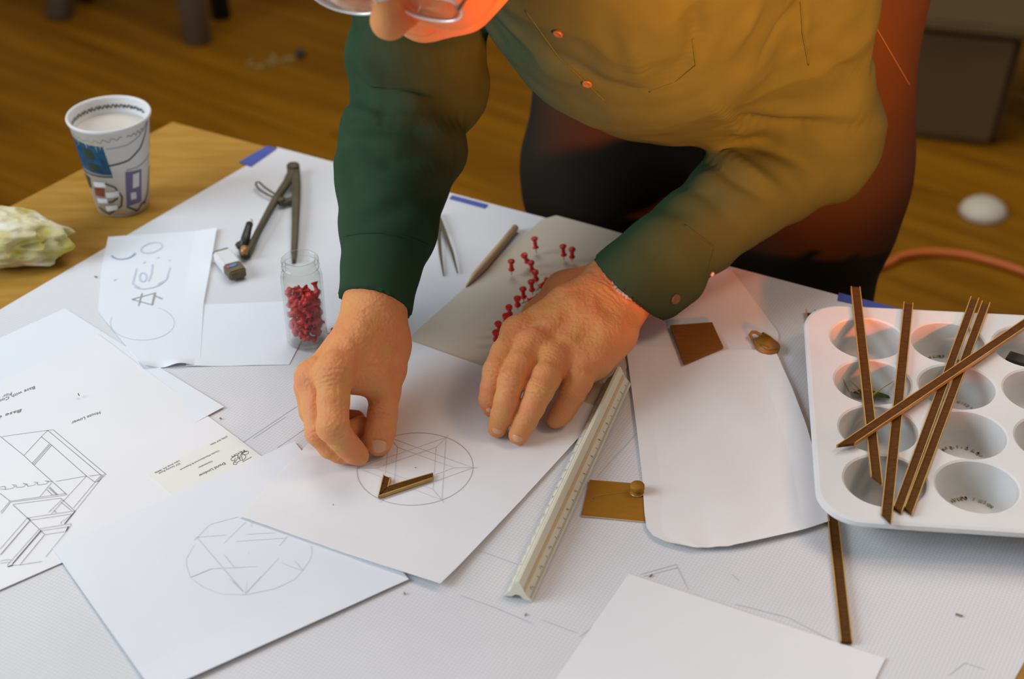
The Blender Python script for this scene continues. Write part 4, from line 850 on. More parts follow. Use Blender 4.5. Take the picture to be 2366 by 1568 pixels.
# ================================================================== the person
# signed-distance modelling: tapered limbs blended into continuous skin and cloth
class Field:
    def __init__(s, lo, hi, vox):
        s.lo = np.array(lo, np.float32); s.vox = vox; s.n = np.ceil((np.array(hi) - s.lo) / vox).astype(int) + 1
        s.F = np.full(s.n, 1.0, np.float32); s.ax = [s.lo[i] + np.arange(s.n[i], dtype=np.float32) * vox for i in range(3)]
    def _win(s, lo, hi):
        i0 = np.clip(np.floor((np.array(lo) - s.lo) / s.vox).astype(int), 0, s.n); i1 = np.clip(np.ceil((np.array(hi) - s.lo) / s.vox).astype(int) + 1, 0, s.n)
        if (i1 <= i0).any(): return None
        sl = tuple(slice(a, b) for a, b in zip(i0, i1)); return sl, s.ax[0][sl[0]][:, None, None], s.ax[1][sl[1]][None, :, None], s.ax[2][sl[2]][None, None, :]
    def _mix(s, sl, d, k, sub):
        f = s.F[sl]
        if sub: h = np.maximum(k - np.abs(-d - f), 0) / k; s.F[sl] = np.maximum(f, -d) + h * h * k * .25
        else: h = np.maximum(k - np.abs(d - f), 0) / k; s.F[sl] = np.minimum(f, d) - h * h * k * .25
    def cap(s, a, b, ra, rb, k=.006, sub=False):
        a = np.array(a, np.float32); b = np.array(b, np.float32); R = max(ra, rb) + k + s.vox * 4
        w = s._win(np.minimum(a, b) - R, np.maximum(a, b) + R)
        if w is None: return
        sl, X, Y, Z = w; ba = b - a; L2 = max(float(ba @ ba), 1e-12)
        t = np.clip(((X - a[0]) * ba[0] + (Y - a[1]) * ba[1] + (Z - a[2]) * ba[2]) / L2, 0, 1)
        d = np.sqrt((X - a[0] - t * ba[0]) ** 2 + (Y - a[1] - t * ba[1]) ** 2 + (Z - a[2] - t * ba[2]) ** 2) - (ra + (rb - ra) * t); s._mix(sl, d, k, sub)
    def chain(s, pts, radii, k=.006, sub=False):
        for i in range(len(pts) - 1): s.cap(pts[i], pts[i + 1], radii[i], radii[i + 1], k, sub)
    def ell(s, c, r, axes, k=.006, sub=False):
        c = np.array(c, np.float32); R = max(r) + k + s.vox * 4; w = s._win(c - R, c + R)
        if w is None: return
        sl, X, Y, Z = w; q = []
        for ax in axes: q.append((X - c[0]) * ax[0] + (Y - c[1]) * ax[1] + (Z - c[2]) * ax[2])
        k0 = np.sqrt(sum((q[i] / r[i]) ** 2 for i in range(3))); k1 = np.sqrt(sum((q[i] / r[i] ** 2) ** 2 for i in range(3))) + 1e-9
        s._mix(sl, k0 * (k0 - 1) / k1, k, sub)
    def mesh(s):
        F = s.F; S = F < 0; c = np.zeros(np.array(F.shape) - 1, np.int8); offs = [(i, j, k) for i in (0, 1) for j in (0, 1) for k in (0, 1)]
        for i, j, k in offs: c += S[i:F.shape[0] - 1 + i, j:F.shape[1] - 1 + j, k:F.shape[2] - 1 + k]
        I = np.argwhere((c > 0) & (c < 8)); idx = np.full(c.shape, -1, np.int32); idx[tuple(I.T)] = np.arange(len(I))
        acc = np.zeros((len(I), 3)); cnt = np.zeros(len(I))
        for a in offs:
            for ax in range(3):
                if a[ax]: continue
                b = list(a); b[ax] = 1; fa = F[I[:, 0] + a[0], I[:, 1] + a[1], I[:, 2] + a[2]]; fb = F[I[:, 0] + b[0], I[:, 1] + b[1], I[:, 2] + b[2]]
                m = (fa < 0) != (fb < 0); t = np.where(m, fa / np.where(m, fa - fb, 1), 0); p = np.tile(np.array(a, float), (len(I), 1)); p[:, ax] += t
                acc[m] += p[m]; cnt[m] += 1
        V = s.lo + (I + acc / cnt[:, None]) * s.vox; faces = []
        for ax in range(3):
            u, w = (ax + 1) % 3, (ax + 2) % 3; sa = [slice(None)] * 3; sb = [slice(None)] * 3; sa[ax] = slice(0, -1); sb[ax] = slice(1, None)
            ch = S[tuple(sa)] != S[tuple(sb)]; E_ = np.argwhere(ch); E_ = E_[(E_[:, u] > 0) & (E_[:, w] > 0) & (E_[:, u] < F.shape[u] - 1) & (E_[:, w] < F.shape[w] - 1)]
            q = []
            for du, dw in ((-1, -1), (0, -1), (0, 0), (-1, 0)):
                e = E_.copy(); e[:, u] += du; e[:, w] += dw; q.append(idx[e[:, 0], e[:, 1], e[:, 2]])
            q = np.stack(q, 1); ins = S[E_[:, 0], E_[:, 1], E_[:, 2]]; q[~ins] = q[~ins][:, ::-1]; faces.append(q)
        f = np.concatenate(faces); f = f[(f >= 0).all(1)]; return V, f
def np_mesh(name, V, Fc):
    me = bpy.data.meshes.new(name); me.vertices.add(len(V)); me.vertices.foreach_set('co', np.asarray(V, np.float32).ravel())
    me.loops.add(Fc.size); me.loops.foreach_set('vertex_index', Fc.ravel().astype(np.int32)); me.polygons.add(len(Fc))
    me.polygons.foreach_set('loop_start', np.arange(0, Fc.size, 4, dtype=np.int32)); me.polygons.foreach_set('loop_total', np.full(len(Fc), 4, np.int32)); me.update(calc_edges=True); return me
def H(pts): return [P(x, y, h / 1000) for x, y, h in pts]
def R_(r): return [x / 1000 for x in r]

# ---- right hand (left in the picture), pinching
def Dp(v): return (Vector(v) - Vector((0, 0, CAMZ))).dot(ray(1183, 784).normalized())
VOXH = .0009
allp = H([(690, 1090, 0), (960, 1090, 0), (690, 640, 120), (960, 600, 130), (690, 900, 110), (950, 1080, 0)])
lo = np.min([p[:] for p in allp], 0) - .015; hi = np.max([p[:] for p in allp], 0) + .025
FR = Field(lo, hi, VOXH)
wristR = H([(905, 600, 118), (880, 660, 104), (862, 715, 92)])
FR.chain(wristR, R_([19, 21, 24]), .012)
FR.chain(H([(866, 650, 106), (840, 698, 94), (833, 745, 84)]), R_([12, 16.5, 19]), .012); FR.chain(H([(880, 650, 104), (890, 700, 92), (896, 760, 78)]), R_([12, 16.5, 19]), .012)
FR.chain(H([(862, 735, 90), (772, 862, 80)]), R_([20, 15]), .010)
FR.chain(H([(850, 735, 88), (727, 874, 64)]), R_([19, 14]), .010)
FR.chain(H([(842, 745, 78), (714, 893, 48)]), R_([18, 13]), .010)
FR.chain(H([(838, 760, 68), (722, 905, 36)]), R_([17, 12]), .010)
FR.chain(H([(840, 760, 68), (790, 870, 58)]), R_([20, 16]), .012)
FR.chain(H([(884, 745, 74), (898, 800, 64), (895, 852, 55)]), R_([20, 19, 17.5]), .010)             # thumb root
FR.chain(H([(895, 852, 55), (888, 905, 43), (884, 958, 32)]), R_([17, 14.2, 13.2]), .005)
FR.chain(H([(884, 958, 32), (879, 995, 22), (873, 1025, 15)]), R_([13.4, 13.6, 10.8]), .004)
FR.ell(P(874, 1018, .017), (.0125, .0105, .0118), frame(camdir(0, 1, 0)), .005)
FR.chain(H([(872, 765, 80), (852, 850, 68)]), R_([18, 15]), .012)
FR.chain(H([(818, 878, 64), (870, 885, 56)]), R_([13.0, 13.0]), .010)                                  # web
FR.chain(H([(772, 862, 80), (770, 925, 66), (770, 985, 52)]), R_([16.5, 14.2, 14]), .0035)             # index
FR.ell(P(768, 985, .053), (.0145, .0140, .0140), frame(UP), .003)
FR.chain(H([(769, 985, 52), (788, 1012, 37), (803, 1029, 25)]), R_([13.2, 11.8, 11.2]), .003)
FR.chain(H([(803, 1029, 25), (818, 1044, 17), (830, 1053, 13)]), R_([11.4, 10.8, 8.8]), .003)
FR.chain(H([(724, 874, 64), (731, 940, 50), (737, 998, 37)]), R_([15, 13.2, 12.6]), .003)              # middle
FR.chain(H([(737, 998, 37), (763, 1031, 22), (785, 1043, 16), (799, 1049, 13.5)]), R_([12.4, 11, 10.4, 8.6]), .0025)
FR.chain(H([(712, 893, 47), (722, 950, 30), (744, 985, 21), (800, 1002, 16), (833, 984, 18)]), R_([13, 12, 11.5, 10.5, 9.5]), .003)   # ring, curled
FR.chain(H([(722, 905, 36), (745, 950, 21), (775, 968, 15), (822, 968, 13.5)]), R_([12, 10.5, 10, 8.5]), .003)                    # little finger
for q in (((772, 860, 81), 17.0), ((722, 872, 66), 15.5)): FR.ell(P(q[0][0], q[0][1], q[0][2] / 1000), (q[1] / 1000,) * 3, frame(UP), .008)
# ---- left hand (right in the picture), spread on the paper
allp = H([(1085, 1050, 0), (1560, 1050, 0), (1085, 560, 95), (1560, 560, 95), (1085, 1000, 95)])
lo = np.min([p[:] for p in allp], 0) - .01; hi = np.max([p[:] for p in allp], 0) + .01; lo[2] = TOP - .004; hi[2] = min(hi[2], TOP + .115)
FL = Field(lo, hi, VOXH)
FL.chain(H([(1540, 590, 80), (1470, 640, 64), (1412, 646, 55)]), R_([17, 22, 25]), .012)
FL.chain(H([(1530, 610, 74), (1474, 672, 58), (1446, 702, 48)]), R_([15, 18, 20]), .012)
FL.chain(H([(1420, 645, 55), (1310, 706, 53), (1200, 772, 48)]), R_([22, 18.5, 16]), .010)
FL.chain(H([(1436, 660, 54), (1330, 730, 55), (1228, 803, 52)]), R_([22, 18.5, 15.5]), .010)
FL.chain(H([(1446, 680, 50), (1360, 760, 52), (1278, 838, 48)]), R_([22, 18, 15]), .010)
FL.chain(H([(1452, 703, 46), (1400, 785, 46), (1345, 848, 42)]), R_([19, 18.5, 15]), .010)
FL.chain(H([(1448, 722, 42), (1426, 772, 42), (1376, 836, 43)]), R_([15.5, 17.5, 16.5]), .010)           # ulnar heel
FL.chain(H([(1398, 628, 46), (1305, 672, 36), (1240, 730, 24), (1205, 790, 15)]), R_([20, 19, 14, 11]), .010)  # thumb lies beneath
FL.chain(H([(1200, 772, 48), (1166, 815, 52), (1146, 857, 49)]), R_([15.5, 13, 12.4]), .003)            # index
FL.chain(H([(1146, 857, 49), (1137, 895, 39), (1133, 922, 30), (1135, 943, 20)]), R_([12.2, 11, 10.6, 8.2]), .0025)
FL.chain(H([(1228, 803, 52), (1201, 845, 56), (1181, 882, 53)]), R_([15, 13, 12.6]), .003)             # middle
FL.chain(H([(1181, 882, 53), (1170, 925, 40), (1161, 957, 27), (1149, 988, 13.5)]), R_([12.4, 11.2, 10.8, 9]), .0025)
FL.chain(H([(1278, 838, 48), (1262, 872, 52), (1247, 902, 48)]), R_([15, 13.6, 13]), .003)             # ring
FL.chain(H([(1247, 902, 48), (1230, 940, 36), (1215, 970, 24), (1198, 1004, 13)]), R_([12.8, 11.4, 10.8, 9.2]), .0025)
FL.chain(H([(1345, 848, 42), (1336, 880, 41), (1323, 908, 34)]), R_([14.6, 13.4, 12.4]), .003)          # little finger
FL.chain(H([(1323, 908, 34), (1308, 938, 24), (1297, 955, 18), (1284, 968, 13)]), R_([12, 10.8, 10.4, 8.8]), .0025)
for (x, y, h), r in (((1198, 770, 50), 16), ((1228, 802, 55), 16), ((1278, 836, 51), 15), ((1344, 846, 43), 14.5)): FL.ell(P(x, y, h / 1000), (r / 1000,) * 3, frame(UP), .010)
def normals_of(V_, F_):
    me = np_mesh('tmp', V_, F_); nr = np.empty(len(V_) * 3, np.float32); me.vertices.foreach_get('normal', nr); bpy.data.meshes.remove(me); return nr.reshape(-1, 3)
DORS = Vector((0, -.55, .83)).normalized()
def weather(V_, F_, joints, back, backr):
    """creases over the joints, veins and fine lines on the back of the hand"""
    nr = normals_of(V_, F_); d = np.zeros(len(V_))
    dors = np.clip(nr @ np.array(DORS) * 1.6, 0, 1)
    nz = np.array([noise.noise(Vector(p) * 90) for p in V_])
    nz2 = np.array([noise.noise(Vector(p) * 210 + Vector((5, 5, 5))) for p in V_])
    for (a, b, amp, wid, lam) in joints:                     # a: joint, b: next joint along the finger
        A = np.array(P(a[0], a[1], a[2] / 1000)); B = np.array(P(b[0], b[1], b[2] / 1000)); ax = (B - A) / np.linalg.norm(B - A)
        q = V_ - A; s_ = q @ ax; rad = np.linalg.norm(q - s_[:, None] * ax, axis=1)
        w = np.exp(-(s_ / wid) ** 2) * (rad < .021) * dors
        d -= .55 * amp * w * (.5 + .5 * np.cos(2 * math.pi * (s_ + .0032 * nz + .0016 * nz2) / lam)) - amp * .2 * w
    A = np.array(back); w = np.clip(1.25 - np.linalg.norm(V_ - A, axis=1) / backr, 0, 1) * dors
    vein = np.array([1 - abs(noise.noise(Vector((p[0] * 34 + 2, p[1] * 26, p[2] * 26)))) * 3.2 for p in V_])
    d += .0011 * np.clip(vein, 0, 1) * w
    fine = np.array([abs(noise.noise(Vector((p[0] * 230, p[1] * 150, p[2] * 230)))) for p in V_])
    d -= .0008 * fine * dors * (.45 + .55 * w) ; d += .0006 * nz * w
    return V_ + nr * d[:, None]
VR, FRc = FR.mesh(); VL, FLc = FL.mesh()
jR = [((770, 985, 52), (803, 1029, 25), .0010, .010, .0042), ((803, 1029, 25), (830, 1053, 13), .0007, .006, .0034), ((884, 958, 32), (873, 1025, 15), .0011, .008, .0040), ((772, 880, 77), (770, 985, 52), .0008, .018, .0050),
      ((893, 860, 55), (884, 958, 32), .0007, .012, .0050), ((737, 998, 37), (763, 1031, 22), .0010, .010, .0042), ((858, 760, 88), (800, 860, 80), .0005, .030, .0055)]
VR = weather(VR, FRc, jR, P(825, 820, .085), .095)
jL = [((1146, 857, 49), (1135, 930, 28), .0011, .009, .0040), ((1181, 882, 53), (1161, 957, 27), .0011, .010, .0040), ((1247, 902, 48), (1215, 970, 24), .0011, .010, .0040), ((1323, 908, 34), (1297, 955, 18), .0009, .008, .0038),
      ((1133, 922, 30), (1135, 943, 20), .0006, .005, .0034), ((1161, 957, 27), (1149, 988, 13), .0007, .006, .0034), ((1215, 970, 24), (1198, 1004, 13), .0007, .006, .0034), ((1297, 955, 18), (1284, 968, 13), .0006, .005, .0034),
      ((1225, 815, 54), (1181, 882, 53), .0004, .012, .0052), ((1275, 848, 50), (1247, 902, 48), .0004, .012, .0057), ((1195, 785, 49), (1146, 857, 49), .0004, .012, .0049), ((1425, 660, 75), (1330, 740, 60), .0009, .026, .0058)]
VL = weather(VL, FLc, jL, P(1315, 735, .07), .085)
# ---- head, neck and hidden trunk
f_ = camdir(-.30, -.92, .25); l_ = camdir(.93, -.22, .29); l_ = (l_ - f_ * l_.dot(f_)).normalized(); c_ = f_.cross(l_); c_ = c_ if c_.dot(camdir(0, 0, -1)) > 0 else -c_
nose = Q(899, 57, 1.225)
HC = nose - f_ * .112 - c_ * .022
def hd(f, l, c): return HC + f_ * (f / 1000) + l_ * (l / 1000) + c_ * (c / 1000)
FH = Field(np.array(HC) - .19, np.array(HC) + .19, .0022)
AX = (f_, l_, c_)
FH.ell(hd(-12, 0, -28), (.098, .077, .098), AX, .02)
FH.ell(hd(28, 0, 30), (.062, .064, .070), AX, .03)
FH.chain([hd(70, 0, 62), hd(74, 0, 76)], R_([24, 20]), .025)
for sg in (-1, 1):
    FH.ell(hd(70, sg * 40, 22), (.033, .033, .034), AX, .02)                                            # cheeks
    FH.ell(hd(86, sg * 27, -34), (.014, .026, .010), AX, .012)                                         # brows
    FH.cap(hd(96, sg * 31, -14), hd(96, sg * 33, -14), .012, .012, .01, sub=True)                         # eye sockets
    FH.chain([hd(20, sg * 62, 52), hd(58, sg * 34, 74)], R_([20, 18]), .03)                                 # jaw
    FH.ell(hd(-8, sg * 76, 0), (.018, .008, .030), AX, .006); FH.ell(hd(-4, sg * 82, 0), (.010, .005, .020), AX, .004, sub=True)  # ears
FH.chain([hd(84, 0, -22), hd(98, 0, 0), hd(110, 0, 20)], R_([9, 10, 13.5]), .008)                           # nose
FH.ell(hd(108, 0, 21), (.0145, .0145, .0135), AX, .006)
for sg in (-1, 1): FH.ell(hd(99, sg * 12, 26), (.010, .0085, .009), AX, .005)
FH.cap(hd(97, -18, 52), hd(97, 18, 52), .0022, .0022, .004, sub=True)                                   # mouth
FH.cap(hd(93, -14, 57), hd(93, 14, 57), .0060, .0060, .006)
for sg in (-1, 1):
    FH.chain([hd(103, sg * 17, 22), hd(99, sg * 27, 38), hd(90, sg * 33, 58)], R_([2.2, 2.4, 1.6]), .005, sub=True)   # folds beside the nose
    FH.chain([hd(96, sg * 20, 2), hd(96, sg * 34, 4), hd(90, sg * 48, -2)], R_([1.6, 2.0, 1.4]), .005, sub=True)       # bags under the eyes
    FH.chain([hd(103, sg * 30, 14), hd(98, sg * 44, 16)], R_([1.4, 1.4]), .005, sub=True)
chest = Q(1450, -250, 1.40); neckb = Q(1330, -330, 1.36)
shR = Q(1050, -350, 1.42); shL = Q(1790, -185, 1.45); elR = Q(970, 190, 1.625); elL = Q(1900, 310, 1.665)
FT = Field(np.array([-.25, 1.02, .55]), np.array([.62, 2.0, 1.45]), .008)
hipC = Vector((.245, 1.72, .98)); hipR = Vector((.115, 1.715, .93)); hipL = Vector((.345, 1.615, .93))
FT.chain([hd(-20, 0, 40), neckb], R_([52, 58]), .02); FT.chain([neckb, chest, Q(1560, -30, 1.62), hipC], R_([60, 100, 95, 100]), .03)
FT.chain([shR, elR, wristR[0], wristR[1]], R_([44, 32, 22, 20]), .01); FT.chain([shL, elL, P(1530, 600, .074), P(1480, 650, .062)], R_([44, 32, 22, 20]), .01)
FT.chain([hipR, hipC, hipL], R_([80, 95, 80]), .02)
VH, FHc = FH.mesh(); VT, FTc = FT.mesh()
n1, n2, n3 = len(VR), len(VR) + len(VL), len(VR) + len(VL) + len(VH)
bodyme = np_mesh('person', np.concatenate([VR, VL, VH, VT]), np.concatenate([FRc, FLc + n1, FHc + n2, FTc + n3]))
bvh_hands = BVHTree.FromPolygons([tuple(v) for v in np.concatenate([VR, VL])], [tuple(int(i) for i in q) for q in np.concatenate([FRc, FLc + n1])])
person = link('person', bodyme, M_skin, smooth=True, origin=Vector((.24, 1.66, 0)))
tag(person, 'older person in a green shirt leaning over the table, fingers arranging a small star piece', 'person')
def hit(bvh, px, py):
    r = bvh.ray_cast(Vector((0, 0, CAMZ)), ray(px, py).normalized()); return r[0], r[1]
# fingernails
def nail(px, py, along_px, wmm, lmm, curve=.85):
    p, n = hit(bvh_hands, px, py)
    if p is None: return
    near = [bvh_hands.ray_cast(Vector((0, 0, CAMZ)), ray(px + dx, py + dy).normalized())[1] for dx in (-8, 0, 8) for dy in (-8, 0, 8)]; near = [k for k in near if k is not None]
    n = sum(near, Vector()).normalized()
    q_hit, _ = hit(bvh_hands, *along_px); t = ((q_hit if q_hit else P(*along_px, .01)) - p); t = (t - n * t.dot(n)).normalized(); s = n.cross(t)
    v = []; f = []; nu, nv = 10, 10; r = wmm / 1000 * .62
    for i in range(nu + 1):
        for j in range(nv + 1):
            a = (i / nu * 2 - 1) * curve; w = j / nv * 2 - 1; sq_ = (1 - abs(w) ** 3.0 * .42); x = math.sin(a * sq_) * r; z = (math.cos(a * sq_) - 1) * r
            v.append(p + s * x + n * (z + .0007 - .0008 * w * w) + t * (w * lmm / 2000 * (1 - .18 * (a / curve) ** 2)))
    for i in range(nu):
        for j in range(nv): q_ = i * (nv + 1) + j; f.append((q_, q_ + nv + 1, q_ + nv + 2, q_ + 1))
    mesh('fingernail', v, f, M_nail, person, smooth=True)
nail(875, 1031, (873, 1045), 15.5, 12)
nail(1147, 997, (1145, 1005), 11, 6.5)
nail(1195, 1014, (1192, 1022), 11, 6.5)
nail(1127, 946, (1127, 954), 8.5, 6.5)

# ---- green shirt
def plane_cut(s, pt, nrm, c, R):
    w = s._win(np.array(c) - R, np.array(c) + R)
    if w is None: return
    sl_, X, Y, Z = w; d = (X - pt[0]) * nrm[0] + (Y - pt[1]) * nrm[1] + (Z - pt[2]) * nrm[2]; s.F[sl_] = np.maximum(s.F[sl_], d)
SHR = Field(np.array([-.26, 1.10, TOP + .005]), np.array([.60, 1.88, 1.36]), .0036)
def sl(px, py, d, rpx): return Q(px, py, d), rpx * d / FPX
cR = Q(868, 700, 1.507)
sleeveR = [(862, 770, 1.497, 78), (866, 715, 1.503, 78), (868, 690, 1.507, 80), (880, 620, 1.517, 88), (897, 530, 1.538, 108), (908, 430, 1.57, 127)]
pr = [sl(*q) for q in sleeveR]; SHR.chain([p for p, r in pr], [r for p, r in pr], .010)
for seg in ([(912, 405, 1.578, 133), (926, 340, 1.593, 148)], [(938, 285, 1.606, 130), (945, 260, 1.612, 132)], [(966, 190, 1.62, 160), (960, 120, 1.60, 152), (968, 0, 1.56, 150)], [(968, 0, 1.56, 150), (1010, -120, 1.50, 165), (1050, -350, 1.42, 165)]):
    pr = [sl(*q) for q in seg]; SHR.chain([p for p, r in pr], [r for p, r in pr], .008)
cL = P(1447, 664, .055); dL = Dp(cL)
sleeveL = [(1372, 722, dL - .012, 92), (1435, 674, dL, 92), (1470, 645, dL + .004, 95), (1530, 597, dL + .012, 97), (1610, 535, dL + .034, 98), (1700, 467, dL + .048, 106), (1800, 392, 1.665, 114), (1895, 318, 1.665, 118)]
pr = [sl(*q) for q in sleeveL]; SHR.chain([p for p, r in pr], [r for p, r in pr], .012)
pr = [sl(*q) for q in [(1895, 318, 1.665, 118), (1895, 230, 1.63, 120), (1865, 60, 1.55, 130), (1790, -185, 1.45, 160)]]; SHR.chain([p for p, r in pr], [r for p, r in pr], .02)
SHR.cap(*[sl(*q)[0] for q in ((1935, 395, 1.665, 60), (1965, 285, 1.65, 60))], .022, .026, .03)       # loose cloth under the elbow
SHR.cap(sl(1538, 692, dL + .004, 1)[0], sl(1575, 655, dL + .012, 1)[0], .019, .022, .012)           # hanging cuff flap
SHR.chain([neckb, chest, Q(1490, -50, 1.50), Q(1560, -20, 1.62), hipC], R_([80, 148, 132, 138, 130]), .05)
SHR.chain([shR, chest, shL], R_([62, 128, 62]), .05)
SHR.cap(Q(1310, 30, 1.60), Q(1425, 100, 1.66), .056, .062, .05); SHR.cap(Q(1425, 100, 1.66), Q(1640, 150, 1.72), .062, .066, .05)   # hanging shirt front
SHR.cap(Q(1720, 80, 1.60), Q(1850, -60, 1.52), .072, .066, .05)
# open cuffs
axR = (Q(897, 530, 1.538) - cR).normalized(); axL = (Q(1610, 535, dL + .034) - cL).normalized()
tR = (Q(945, 730, 1.507) - Q(790, 688, 1.507)).normalized(); nR = -(axR - tR * axR.dot(tR)).normalized()
plane_cut(SHR, Q(868, 708, 1.507), nR, Q(866, 730, 1.505), .085); plane_cut(SHR, cL, (-axL - UP * .5 - Vector((0, -.35, 0))).normalized(), P(1425, 680, .055), .085)
SHR.cap(cR - axR * .09, cR - axR * .002, .0262, .0262, .002, sub=True)
SHR.cap(cL - axL * .09, cL - axL * .010, .0315, .0315, .005, sub=True)
VS, FS = SHR.mesh()
# cloth folds: named creases plus finer crumple, pushed along the surface normal
bv0 = BVHTree.FromPolygons([tuple(v) for v in VS], [tuple(int(i) for i in q) for q in FS])
creases = [([(1690, 275), (1850, 284), (2005, 288)], -.008, .010), ([(1700, 312), (1800, 352), (1885, 392)], -.007, .009), ([(1650, 335), (1760, 420), (1830, 468)], .006, .010), ([(1620, 360), (1700, 415), (1790, 462)], -.006, .008), ([(1720, 255), (1860, 258), (1985, 262)], .005, .012),
           ([(1640, 238), (1690, 276), (1730, 330)], .005, .008), ([(1600, 0), (1612, 90), (1560, 190)], -.007, .012), ([(1750, 140), (1800, 60), (1850, 0)], -.007, .012), ([(1690, 120), (1730, 40), (1760, 0)], .006, .012), ([(1858, 0), (1855, 80), (1868, 160)], .004, .008), ([(1880, 120), (1940, 160), (1990, 170)], -.005, .012),
           ([(1560, 420), (1640, 455), (1690, 520)], -.005, .009), ([(1500, 500), (1590, 520), (1660, 570)], .004, .009), ([(1300, 140), (1400, 190), (1500, 205)], -.005, .012), ([(1440, 60), (1480, 160), (1470, 200)], .005, .010),
           ([(795, 283), (860, 292), (960, 290), (1072, 276)], -.010, .010), ([(790, 212), (850, 240), (905, 262)], -.009, .010), ([(815, 118), (850, 150), (880, 195), (862, 238)], .008, .012), ([(885, 196), (960, 235), (1040, 232)], .006, .011), ([(890, 245), (960, 252), (1030, 250)], -.007, .008),
           ([(782, 330), (800, 420), (803, 530)], .006, .009), ([(800, 565), (860, 505), (930, 478), (1000, 470)], -.007, .010), ([(835, 340), (900, 375), (1000, 380)], -.007, .012), ([(850, 420), (930, 405), (1040, 400)], .006, .011), ([(830, 480), (890, 455), (960, 445)], .005, .010), ([(890, 100), (980, 130), (1080, 120)], -.006, .014), ([(800, 100), (830, 60), (850, 10)], -.006, .012)]
nr = normals_of(VS, FS); dsp = np.zeros(len(VS), np.float32)
for pts, amp, wid in creases:
    run = []
    for (x0, y0), (x1, y1) in zip(pts, pts[1:]):
        for k in range(9):
            r = bv0.ray_cast(Vector((0, 0, CAMZ)), ray(x0 + (x1 - x0) * k / 8, y0 + (y1 - y0) * k / 8).normalized())
            if r[0] is not None: run.append(r[0])
    for i, p in enumerate(run): pass
    if len(run) < 3: continue
    A = np.array([p[:] for p in run], np.float32); best = np.full(len(VS), 9., np.float32); end = np.zeros(len(VS), np.float32)
    lo_, hi_ = A.min(0) - wid * 3, A.max(0) + wid * 3; sel = np.where(((VS > lo_) & (VS < hi_)).all(1))[0]
    if len(sel) == 0: continue
    D = np.sqrt(((VS[sel][:, None, :] - A[None]) ** 2).sum(2)); j = D.argmin(1); t = j / (len(A) - 1)
    dsp[sel] += amp * np.exp(-(D.min(1) / wid) ** 2) * np.sin(np.pi * np.clip(t * .8 + .15, 0, 1))
near_cuff = np.minimum(np.linalg.norm(VS - np.array(cR), axis=1), np.linalg.norm(VS - np.array(cL), axis=1)); kc_ = np.clip((near_cuff - .05) / .10, .12, 1)
crm = np.array([.0035 * (1 - 2.4 * abs(noise.noise(Vector(p) * 13))) + .0016 * noise.noise(Vector(p) * 38) for p in VS], np.float32)
VS2 = VS + nr * ((dsp + crm) * kc_)[:, None]
me = np_mesh('shirt', VS2, FS); shirt = link('shirt', me, M_shirt, person, smooth=True); shirt['label'] = 'dark green long-sleeved cotton shirt with buttoned cuffs'
bvh_shirt = BVHTree.FromPolygons([tuple(v) for v in VS2], [tuple(int(i) for i in q) for q in FS])
def button(px, py, r, m=M_button):
    p, n = hit(bvh_shirt, px, py)
    if p is None: return
    bm = bmesh.new(); lathe(bm, [(r * .9, -.001), (r, .0006), (r, .0018), (r * .8, .0024), (r * .6, .0018), (0, .0018)], p, 20, axis=n); bmobj('button', bm, m, shirt, smooth=True)
button(1290, 76, .0045); button(1357, 192, .0045); button(1560, 690, .0055); button(1644, 632, .0024, M_silver)
# seams: placket edge, cuff seams, pocket
def seam(pts, w=.0009, name='seam'):
    run = []; dens = []
    for (x0, y0), (x1, y1) in zip(pts, pts[1:]):
        n = max(2, int(math.hypot(x1 - x0, y1 - y0) / 8)); dens += [(x0 + (x1 - x0) * k / n, y0 + (y1 - y0) * k / n) for k in range(n)]
    dens.append(pts[-1])
    for x, y in dens:
        p, n = hit(bvh_shirt, x, y)
        if p is not None and (not run or (p - run[-1]).length < .02): run.append(p + n * .0002)
    if len(run) > 4: bm = bmesh.new(); tube(bm, run, w, 6); bmobj(name, bm, M_shirt, shirt, smooth=True)
seam([(795, 545), (830, 538), (880, 537), (940, 548), (1000, 570)]); seam([(1215, 25), (1290, 130), (1400, 235)]); seam([(1600, 90), (1608, 150), (1560, 190), (1500, 212)]); seam([(1850, 0), (1855, 80), (1868, 150)])
seam([(1582, 520), (1650, 570), (1632, 640)]);

# ---- trousers and shoes
TR = Field(np.array([-.06, 1.42, .05]), np.array([.60, 1.95, 1.12]), .0085)
TR.chain([Vector((.123, 1.722, 1.0)), Vector((.113, 1.715, .75)), Vector((.11, 1.72, .45)), Vector((.11, 1.73, .08))], R_([92, 86, 80, 72]), .04)
TR.chain([Vector((.350, 1.615, 1.0)), Vector((.345, 1.590, .80)), Vector((.330, 1.590, .45)), Vector((.33, 1.60, .08))], R_([92, 90, 80, 72]), .04)
TR.chain([Vector((.15, 1.73, 1.0)), Vector((.25, 1.69, 1.0)), Vector((.33, 1.65, 1.0))], R_([106, 114, 104]), .04)
TR.chain([Vector((.20, 1.70, .86)), Vector((.30, 1.655, .86))], R_([96, 96]), .06)
VTt, FTt = TR.mesh(); me = np_mesh('trousers', VTt, FTt); nr = np.empty(len(VTt) * 3, np.float32); me.vertices.foreach_get('normal', nr); nr = nr.reshape(-1, 3)
VTt = VTt + nr * np.array([.006 * (1 - 2.2 * abs(noise.noise(Vector(p) * 6))) + .003 * noise.noise(Vector(p) * 18) for p in VTt], np.float32)[:, None]; bpy.data.meshes.remove(me)
tro = link('trousers', np_mesh('trousers', VTt, FTt), M_trouser, person, smooth=True); tro['label'] = 'dark brown work trousers'
bvh_tr = BVHTree.FromPolygons([tuple(v) for v in VTt], [tuple(int(i) for i in q) for q in FTt])
run = []
for k in range(24):
    t = k / 23; p, n = hit(bvh_tr, 1992 + 110 * t, 8 + 190 * t)
    if p is not None: run.append(p + n * .0005)
